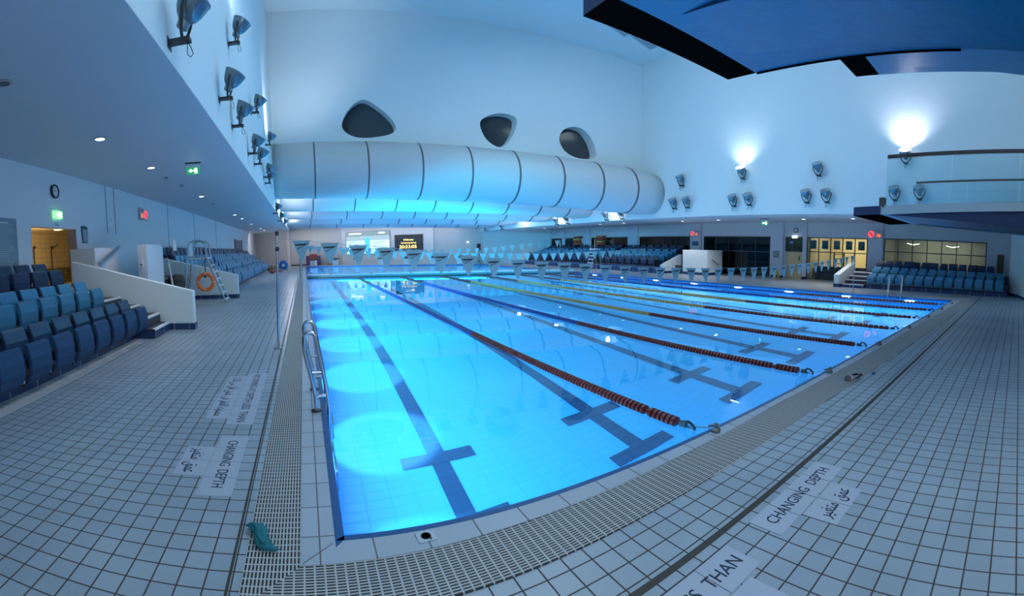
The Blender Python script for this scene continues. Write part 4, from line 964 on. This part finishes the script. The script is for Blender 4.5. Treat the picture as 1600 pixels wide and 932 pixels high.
def led_sign(label, loc, face, scale, flip, lines=True):
    """dark box with a glowing no-diving disc and orange digits; face = +1 looks to +x, -1 looks to -x"""
    t = thing('no_diving_sign', label, 'illuminated sign', loc, 0 if face > 0 else PI, 'glowing no diving signs'); s = scale
    MB().box(0, .06 * s, -.38 * s, .38 * s, -.2 * s, .2 * s).build('housing', pnk, t)
    y0 = .18 * s * flip
    MB().lathe([(.125 * s, 0), (.15 * s, 0), (.15 * s, .012), (.125 * s, .012)], (.062 * s, y0, 0), (1, 0, 0), 24, cap=False).build('prohibition_ring', redg, t)
    MB().ext([(.064 * s, y0 - .11 * s, .08 * s), (.064 * s, y0 - .08 * s, .11 * s), (.064 * s, y0 + .11 * s, -.08 * s), (.064 * s, y0 + .08 * s, -.11 * s)], (.008, 0, 0)).build('prohibition_bar', mat('bar_red', (.10, .01, .015), .5), t)
    MB().lathe([(0, 0), (.11 * s, 0), (.11 * s, .005), (0, .005)], (.060 * s, y0, 0), (1, 0, 0), 24).build('disc', mat('pink_glow', (.4, .04, .06), emit=(1, .10, .14), es=.9), t)
    M = frame((.066 * s, -y0 * 1.0, -.06 * s), (0, 1, 0), (0, 0, 1))
    MB().box(.061 * s, .064 * s, -y0 - .10 * s, -y0 + .10 * s, -.14 * s, .03 * s).build('digit_panel', mat('digit_panel', (.3, .06, .03), emit=(1, .16, .08), es=.5), t)
    text('1.2', .17 * s, org, M, 'digits', t)
    text('NO DIVING', .055 * s, blackp, frame((.062 * s, -y0, .13 * s), (0, 1, 0), (0, 0, 1)), 'lettering', t)
    return t
led_sign('glowing no diving sign on the wall above the raised walkway', (XW_L, 13.95, 2.86), 1, .95, 1)
led_sign('glowing no diving sign on the pier by the long office window', (XW_R - .09, 6.1, 2.13), -1, .92, -1)
led_sign('glowing no diving sign on the pier behind the stair block', (XW_R - .09, 16.0, 2.08), -1, .80, -1)
# hanging exit signs
def hang_exit(label, loc, rz, s):
    t = thing('hanging_exit_sign', label, 'exit sign', loc, rz, 'hanging exit signs')
    MB().box(-.24 * s, .24 * s, -.03 * s, .03 * s, -.035 * s, 0).build('ceiling_plate', dsteel, t)
    MB().box(-.20 * s, .20 * s, -.035 * s, .035 * s, -.15 * s, -.10 * s).build('housing', nosew, t)
    MB().box(-.20 * s, .20 * s, -.012 * s, .012 * s, -.36 * s, -.15 * s).build('panel', mat('exit_green', (.02, .35, .12), emit=(.03, .5, .16), es=.5), t)
    p = MB().box(.04 * s, .12 * s, -.016 * s, -.012 * s, -.33 * s, -.18 * s).ext([(-.14 * s, -.016 * s, -.25 * s), (-.06 * s, -.016 * s, -.19 * s), (-.06 * s, -.016 * s, -.31 * s)], (0, .004 * s, 0)).box(-.06 * s, .02 * s, -.016 * s, -.012 * s, -.27 * s, -.23 * s)
    p.build('pictogram', gl_w, t)
hang_exit('green running man exit sign hanging from the soffit over the parapets', (-2.28, 9.65, ZS_L), .2, .72)
hang_exit('small green exit sign hanging from the soffit before the dark glazing', (16.0, 10.05, ZS_R), -1.0, .75)
t = thing('far_door', 'grey closed door at the far end of the long side wall', 'door', (XW_L, 35.4, 0))
MB().box(0, .05, -1.9, 1.9, 1.15, 2.5).build('door_leaf', mat('grey_door', (.14, .15, .16), .5), t)
MB().box(.0, .07, -1.95, -1.85, 1.15, 2.55).box(.0, .07, 1.85, 1.95, 1.15, 2.55).build('door_frame', dsteel, t)
tag(MB().box(-4.60, -4.56, 15.6, 16.0, .842, 2.05).build('white_banner', nosew), 'small white board standing above the seats behind the lifeguard chair', 'board')

# right wall signs
t = thing('wall_clock', 'round black rimmed clock above the pale timber door', 'clock', (XW_R - .002, 9.96, 2.25))
MB().lathe([(.085, 0), (.085, .04), (.115, .04), (.115, 0)], axis=(-1, 0, 0), seg=24, cap=False).build('rim', blackp, t, True)
MB().lathe([(0, .02), (.09, .02), (.09, 0)], axis=(-1, 0, 0), seg=24).build('dial', nosew, t)
MB().box(-.03, -.022, -.004, .05, -.004, .004).box(-.03, -.022, -.004, .004, -.005, .07).build('hands', blackp, t)
t = thing('exit_sign', 'glowing green exit box over the pale timber door', 'exit sign', (XW_R - .03, 10.0, 1.93))
MB().box(-.05, 0, -.13, .13, -.05, .05).build('housing', gl_w, t); MB().box(-.055, -.05, -.04, .04, -.035, .035).build('pictogram', gl_g, t)
t = thing('round_sign', 'round dark blue sign with white print on the fanlight glass', 'sign', (XW_R - .035, 10.15, 1.68))
MB().lathe([(0, .006), (.14, .006), (.14, 0)], axis=(-1, 0, 0), seg=24).build('disc', mat('navy_sign', (.01, .03, .12), .4), t)
MB().box(-.012, -.007, -.08, -.01, -.02, .02).box(-.012, -.007, .01, .08, -.02, .02).build('print', nosew, t)
tag(MB().box(XW_R - .11, XW_R - .09, 15.76, 16.2, 1.43, 1.66).build('blue_notice', mat('blue_notice', (.01, .07, .2), .4)), 'small dark blue notice under the sign behind the stair block', 'notice')
t = thing('info_panel', 'grey framed information panel on the pier beside the timber door', 'panel', (XW_R - .09, 10.95, 1.12))
MB().box(-.02, 0, -.15, .15, -.17, .15).build('panel', mat('board_grey', (.20, .24, .28), .4), t)
for k in range(5): MB().box(-.024, -.02, -.10, .10, .07 - k * .045, .085 - k * .045).build('text_line', mat('board_print', (.36, .42, .48), .5), t)
# wet floor sign
t = thing('wet_floor_sign', 'yellow folding wet floor sign before the pale timber door', 'sign', (17.6, 10.35, 0), .9)
yel = mat('yellow_plastic', (.75, .50, .03), .45)
MB().ext([(-.12, -.11, 0), (.12, -.11, 0), (.07, -.01, .42), (-.07, -.01, .42)], (0, .012, 0)).build('front_panel', yel, t)
MB().ext([(-.12, .11, 0), (.12, .11, 0), (.07, .01, .42), (-.07, .01, .42)], (0, .012, 0)).build('rear_panel', yel, t)
# red heaps by the dark windows
for k, (x, y, z) in enumerate(((18.42, 26.9, 1.42), (18.42, 24.2, 1.42))):
    t = thing('toy_stack', ['stack of orange red foam floats before the dark window', 'stack of red and gold foam floats before the teal window'][k], 'float stack', (x, y, z), group='foam float stacks')
    for j in range(4):
        c_ = [(.6, .1, .03), (.5, .06, .03), (.62, .35, .1), (.3, .04, .03)][(j + k) % 4]
        MB().box(-.14, .16, -.55 + .1 * ((j * 7 + k) % 3), .35 - .1 * (j % 2), j * .16, j * .16 + .13).build('foam_block', mat('foam_%d%d' % (k, j), c_, .6), t, bevel=.02)
# high stool with white rungs before the seats across the pool
t = thing('lifeguard_chair', 'steel lifeguard chair with white steps across the pool', 'chair', (15.2, 21.0, 0))
for sx in (-1, 1):
    MB().tube([(.0, sx * .25, 0), (.25, sx * .2, 1.2), (.25, sx * .2, 1.75)], .02, 6).build('leg', steel, t, True)
    MB().tube([(.75, sx * .25, 0), (.55, sx * .2, 1.2)], .02, 6).build('leg', steel, t, True)
MB().box(.2, .6, -.22, .22, 1.15, 1.2).build('seat', nosew, t); 
for k in range(5): MB().box(.02 + k * .045, .10 + k * .045, -.25, .25, .18 + k * .2, .22 + k * .2).build('step', nosew, t)

# ------------------------------------------------------------------ end wall screens and far pool gear
t = thing('video_screen', 'large cyan video screen on the end wall showing a results table', 'screen', fpt(5.8, 0, .12)); o = Vector(t.location)
def fp2(x0, x1, z0, z1, out, d, m, name):
    a = [fpt(x0, z0, out) - o, fpt(x1, z0, out) - o, fpt(x1, z1, out) - o, fpt(x0, z1, out) - o]
    return MB().ext(a, FN * d).build(name, m, t)
scr = lambda n, c, e: mat(n, tuple(v * .3 for v in c), .3, emit=c, es=e)
fp2(4.0, 7.6, .95, 2.95, .12, .06, mat('screen_frame', (.2, .22, .24), .4), 'housing')
fp2(4.05, 7.55, 2.55, 2.90, .185, .01, scr('scr_grey', (.25, .38, .42), .8), 'top_strip')
fp2(4.05, 7.55, 1.40, 2.15, .185, .01, scr('scr_cyan', (.62, .93, 1.0), 1.15), 'display')
fp2(4.05, 7.55, 2.15, 2.55, .185, .01, scr('scr_pale', (.45, .62, .68), .8), 'upper_band')
fp2(4.05, 7.55, .98, 1.40, .185, .01, scr('scr_green', (.45, .95, .70), 1.0), 'lower_band')
fp2(4.3, 5.3, 2.72, 2.84, .20, .01, scr('scr_white', (1, 1, 1), 1.6), 'caption')
fp2(6.7, 7.2, 2.72, 2.84, .20, .01, scr('scr_white', (1, 1, 1), 1.6), 'caption')
fp2(5.6, 6.0, 1.2, 2.4, .20, .01, scr('scr_blue', (.1, .65, 1), 1.0), 'figure')
for k in range(4):
    fp2(4.2, 5.2 + .5 * (k % 2), 2.0 - k * .2, 2.03 - k * .2, .20, .01, mat('scr_dark', (.05, .15, .2), .5), 'table_line')
    fp2(6.2, 7.2 - .3 * (k % 2), 2.0 - k * .2, 2.03 - k * .2, .20, .01, mat('scr_dark', (.05, .15, .2), .5), 'table_line')
t = thing('timing_board', 'black scoreboard with glowing yellow figures on the end wall', 'scoreboard', fpt(9, 0, .12)); o = Vector(t.location)
fp2(7.95, 10.05, 1.18, 2.52, .12, .08, blackp, 'housing')
amb = scr('amber_led', (1, .72, .22), 3.0)
M0 = lambda x, z: frame(fpt(x, z, .21) - o, FX, (0, 0, 1))
text('Ultimate', .22, amb, M0(9.0, 2.08), 'digits', t, sx=1.2); text('Swimming Series', .20, amb, M0(9.0, 1.82), 'digits', t, sx=1.05); text('20:53:05', .38, amb, M0(8.95, 1.48), 'digits', t, sx=1.25)
t = thing('wall_lamp', 'small bright white lamp on the end wall past the scoreboard', 'lamp', fpt(13.2, 1.75, .1))
MB().lathe([(0, -.05), (.07, -.04), (.09, 0), (.07, .04), (0, .05)]).build('globe', scr('lamp_w', (1, 1, 1), 2), t, True)
MB().tube([(0, 0, 0), (.08, .12, 0)], .02, 6).build('arm', dsteel, t)
t = thing('loudspeaker', 'dark loudspeaker on a stand beside the small white wall lamp', 'loudspeaker', (13.6, 33.6, 0))
MB().box(-.12, .12, -.12, .12, 1.1, 1.6).build('cabinet', blackp, t, bevel=.01); MB().tube([(0, 0, 0), (0, 0, 1.1)], .02).build('stand_pole', dsteel, t)
for k in range(3): MB().tube([(0, 0, .3), (.25 * math.cos(k * 2.1), .25 * math.sin(k * 2.1), 0)], .015, 5).build('leg', dsteel, t)
# starting blocks on the far edge
def block(label, x, dy=.5):
    y = far(x) + dy
    t = thing('starting_block', label, 'starting block', (x, y, .06), math.atan2(-.7, 1), 'starting blocks at the far edge')
    MB().prism([(-.3, -.3), (.3, -.3), (.3, .35), (-.3, .35)], [.48, .48, .58, .58], [.54, .54, .64, .64]).build('platform', blackp, t)
    MB().box(-.22, .22, -.1, .2, 0, .48).build('pedestal', nosew, t)
for k in range(7):
    block('white starting block with black top, %s from the ladder side corner' % ORD[k], .9 + k * 1.85)
# flat rail between blocks
t = thing('stacked_chair_heap', 'purple heap of folded gear beside the first starting block', 'gear heap', (.9, 43.0, 0))
MB().prism([(-.7, -.2), (.7, -.2), (.5, .3), (-.5, .3)], 0, .95).build('folded_mats', mat('purple_mat', (.12, .07, .20), .6), t, bevel=.05)
MB().box(-.35, .35, -.35, -.1, .25, 1.1).build('red_cover', mat('dull_red', (.30, .06, .05), .6), t, bevel=.05)
MB().box(-.32, .32, -.5, -.3, 0, .5).build('white_box', nosew, t, bevel=.03)
tag(MB().prism([(2.2, 41.9), (2.9, 41.5), (2.95, 41.7), (2.3, 42.1)], 0, [.9, .15, .15, .9]).build('timber_wedge', mat('orange_wood', (.45, .22, .07), .5)), 'orange brown timber wedge leaning near the first starting block', 'wedge')
# gear pile at the far end of the long deck
t = thing('hose_reel', 'blue round hose reel at the far end of the seats deck', 'reel', (-1.55, 34.5, .42))
MB().tube([(.24 * math.cos(a), 0, .24 * math.sin(a)) for a in (2 * PI * k / 24 for k in range(24))], .12, 10, close=True).build('wound_hose', mat('hose_blue', (.01, .12, .45), .4), t, True)
MB().lathe([(0, -.1), (.12, -.1), (.12, .1), (0, .1)], (0, 0, 0), (0, 1, 0)).build('hub', nosew, t)
MB().tube([(-.3, 0, -.42), (0, 0, 0), (.3, 0, -.42)], .03, 6).build('frame', dsteel, t)
for k, (dx, dy, sx, sz, c) in enumerate(((-.9, .2, .35, .17, (.12, .07, .04)), (-.45, -.4, .3, .14, (.30, .16, .07)), (-1.4, .6, .3, .2, (.12, .09, .03)), (-1.0, -.9, .3, .13, (.2, .04, .04)))):
    lab = ['large dark brown kit bag beside the blue hose reel', 'tan kit bag lying in front of the blue hose reel', 'yellow brown kit bag behind the heap by the seats', 'low dark red kit bag at the front of the heap'][k]
    t = thing('kit_bag', lab, 'bag', (-1.62 + dx * .55, 33.6 + dy * 1.2 - .6 * k, 0), .4 * k, 'kit bags by the hose reel')
    MB().lathe([(0, -sx), (sz * .6, -sx * .9), (sz, -sx * .4), (sz, sx * .4), (sz * .6, sx * .9), (0, sx)], (0, 0, sz), (1, 0, 0), 12).build('bag_body', mat('bag_%d' % k, c, .7, bump=.4, bscale=6), t, True)
    MB().tube([(-.15, 0, sz * 1.95), (0, 0, sz * 2.4), (.15, 0, sz * 1.95)], .02, 6).build('handle', blackp, t, True)

# ------------------------------------------------------------------ deck lettering
plate = mat('letter_plate', (.44, .48, .56), .35, var=.05)
ink = mat('navy_ink', (.012, .018, .05), .5)
def deck_sign(label, x0, x1, y0, y1, body, size, M, fill=.86, shift=0):
    cx, cy = (x0 + x1) / 2, (y0 + y1) / 2
    t = thing('deck_lettering', label, 'floor sign', (cx, cy, 0), group='floor signs set in the deck')
    lx, ly = x1 - x0, y1 - y0; L_ = max(lx, ly); n = max(2, round(L_ / .2175)); g = .003
    for k in range(n):
        a, b_ = -L_ / 2 + L_ * k / n + g, -L_ / 2 + L_ * (k + 1) / n - g
        m_ = MB()
        if lx > ly: m_.box(a, b_, -ly / 2, ly / 2, 0, .003)
        else: m_.box(-lx / 2, lx / 2, a, b_, 0, .003)
        m_.build('plate', plate, t)
    lt = text(body, size, ink, Matrix.Identity(4), 'lettering', t, ext=.0006)
    xs = [v.co.x for v in lt.data.vertices]; w0 = max(xs) - min(xs); c0 = (max(xs) + min(xs)) / 2; k = L_ * fill / w0
    lt.data.transform(Matrix.Translation((0, 0, .0035)) @ M @ Matrix.Translation((shift, 0, 0)) @ Matrix.Scale(k, 4, (1, 0, 0)) @ Matrix.Translation((-c0, 0, 0)))
    return t
RL = frame((0, 0, 0), (0, -1, 0), (1, 0, 0))      # ladder side deck: reads towards the camera, tops to the pool
RR = frame((0, 0, 0), (1, 0, 0), (0, 1, 0))       # near deck: reads away to the right
AR_DEPTH = '\uFEAE\uFEF4\uFED0\uFE98\uFEE3'; AR_OMQ = '\uFED6\uFEE4\uFECB'
deck_sign('pale plates reading CHANGING DEPTH on the ladder side deck', -.69, -.475, 2.52, 3.40, 'CHANGING  DEPTH', .105, RL, .78)
deck_sign('pale plates reading NO DIVING AT DEPTH LESS THAN on the ladder side deck', -.70, -.475, 3.63, 5.20, 'NO DIVING AT DEPTH LESS  THAN', .105, RL, .93)
deck_sign('pale plates with two Arabic words on the ladder side deck', -.90, -.695, 2.75, 3.19, AR_DEPTH + '  ' + AR_OMQ, .14, RL, .82)
deck_sign('long pale plates with an Arabic sentence on the ladder side deck', -.90, -.705, 3.76, 5.09, '1.35 \uFEE6\uFEE3 \uFEDE\uFED7\uFE83 \uFED6\uFEE4\uFECB \uFEF0\uFED3 \uFEB0\uFED4\uFED8\uFEDF\uFE8D \uFECB\uFEEE\uFEE8\uFEE4\uFEE3', .13, RL, .9)
deck_sign('pale plates reading CHANGING DEPTH on the near deck', 1.865, 2.66, 1.03, 1.22, 'CHANGING  DEPTH', .098, RR, .84)
deck_sign('pale plates ending in THAN at the bottom of the near deck', .3, 1.655, 1.01, 1.205, 'NO DIVING AT DEPTH LESS  THAN', .098, RR, .94)
deck_sign('pale plates with two Arabic words on the near deck', 2.075, 2.46, .825, 1.02, AR_DEPTH + '  ' + AR_OMQ, .125, RR, .8)
deck_sign('pale plates with an Arabic sentence at the bottom of the near deck', .35, 1.555, .81, 1.0, '1.35 \uFEE6\uFEE3 \uFEDE\uFED7\uFE83 \uFED6\uFEE4\uFECB \uFEF0\uFED3 \uFEB0\uFED4\uFED8\uFEDF\uFE8D \uFECB\uFEEE\uFEE8\uFEE4\uFEE3', .125, RR, .88)

# ------------------------------------------------------------------ small things on the deck
# crumpled teal cloth
bm = bmesh.new(); bmesh.ops.create_icosphere(bm, subdivisions=4, radius=1)
from mathutils import noise
for v in bm.verts:
    d = v.co.normalized(); n_ = noise.noise(d * 1.6 + Vector((3, 1, 7))) * .35 + noise.noise(d * 4.5) * .3 + noise.noise(d * 11) * .16
    v.co = Vector((d.x * .036 * (1 + n_), d.y * .115 * (1 + n_ * .9), d.z * .024 * (1 + n_ * 1.2))); v.co.x += .018 * math.sin(v.co.y * 30)
me = bpy.data.meshes.new('teal_cloth'); bm.to_mesh(me); bm.free()
for p in me.polygons: p.use_smooth = True
me.materials.append(mat('teal_fabric', (.02, .22, .27), .8, var=.4, vscale=40))
o = bpy.data.objects.new('teal_cloth', me); COL.objects.link(o); o.location = (-.262, 2.13, .028); o.rotation_euler = (0, 0, .62)
tag(o, 'crumpled teal cloth dropped on the slotted grating', 'cloth')
# socket in the coping
t = thing('coping_socket', 'square metal socket plate with a black hole in the near coping', 'socket', (.525, 2.035, .0105), .05)
MB().prism([(-.045, -.04), (.045, -.04), (.045, .04), (-.045, .04)], 0, .004).build('plate', mat('plate_metal', (.5, .55, .6), .3, .4), t, bevel=.001)
MB().lathe([(0, .006), (.017, .006), (.02, .004), (.024, .006), (.026, .0)]).build('hole', black, t, True)
MB().lathe([(0, .008), (.006, .008), (.006, .002)], (.016, -.026, 0)).build('screw', blackp, t)
# clear bottle with a dark red cap
t = thing('plastic_bottle', 'clear plastic bottle with dark red cap lying on the near deck', 'bottle', (4.55, 1.68, .035), -.35)
MB().lathe([(0, -.11), (.030, -.11), (.034, -.10), (.034, -.02), (.030, -.015), (.034, -.01), (.034, .05), (.014, .10), (.014, .115)], axis=(1, 0, 0), seg=16).build('bottle_body', clear_glass('bottle_plastic', (.92, .95, .97)), t, True)
MB().lathe([(.017, .115), (.017, .135), (0, .137)], axis=(1, 0, 0), seg=12).build('cap', mat('dark_red_cap', (.12, .01, .02), .4), t, True)
MB().lathe([(.0345, -.07), (.0345, -.04)], axis=(1, 0, 0), seg=16).build('label_band', mat('bottle_label', (.5, .35, .4), .5), t, True)
tag(MB().lathe([(0, 0), (.02, 0), (.024, .01), (.018, .02), (0, .022)], (4.89, 1.56, 0)).build('bottle_cap', mat('cobalt', (.01, .06, .3), .4)), 'small blue cap lying on the deck past the bottle', 'cap')
# ceiling vents
for k, (x, y) in enumerate(((12.75, 13.65), (11.6, 13.9))):
    z = ceil_z(x) - .02
    t = thing('ceiling_vent', ['grey louvred ceiling vent beside the black platform nosing', 'fainter ceiling vent just behind the first one'][k], 'vent', (x, y, z), group='ceiling vents'); t.rotation_euler = (0, math.atan(.2227), 0)
    MB().box(-.55, .55, -.45, .45, -.02, 0).build('frame', mat('vent_grey', (.42, .50, .55), .5), t)
    for j in range(6): MB().box(-.5, .5, -.4 + j * .14, -.36 + j * .14, -.035, -.02).build('louvre', mat('vent_dark', (.25, .3, .34), .5), t)
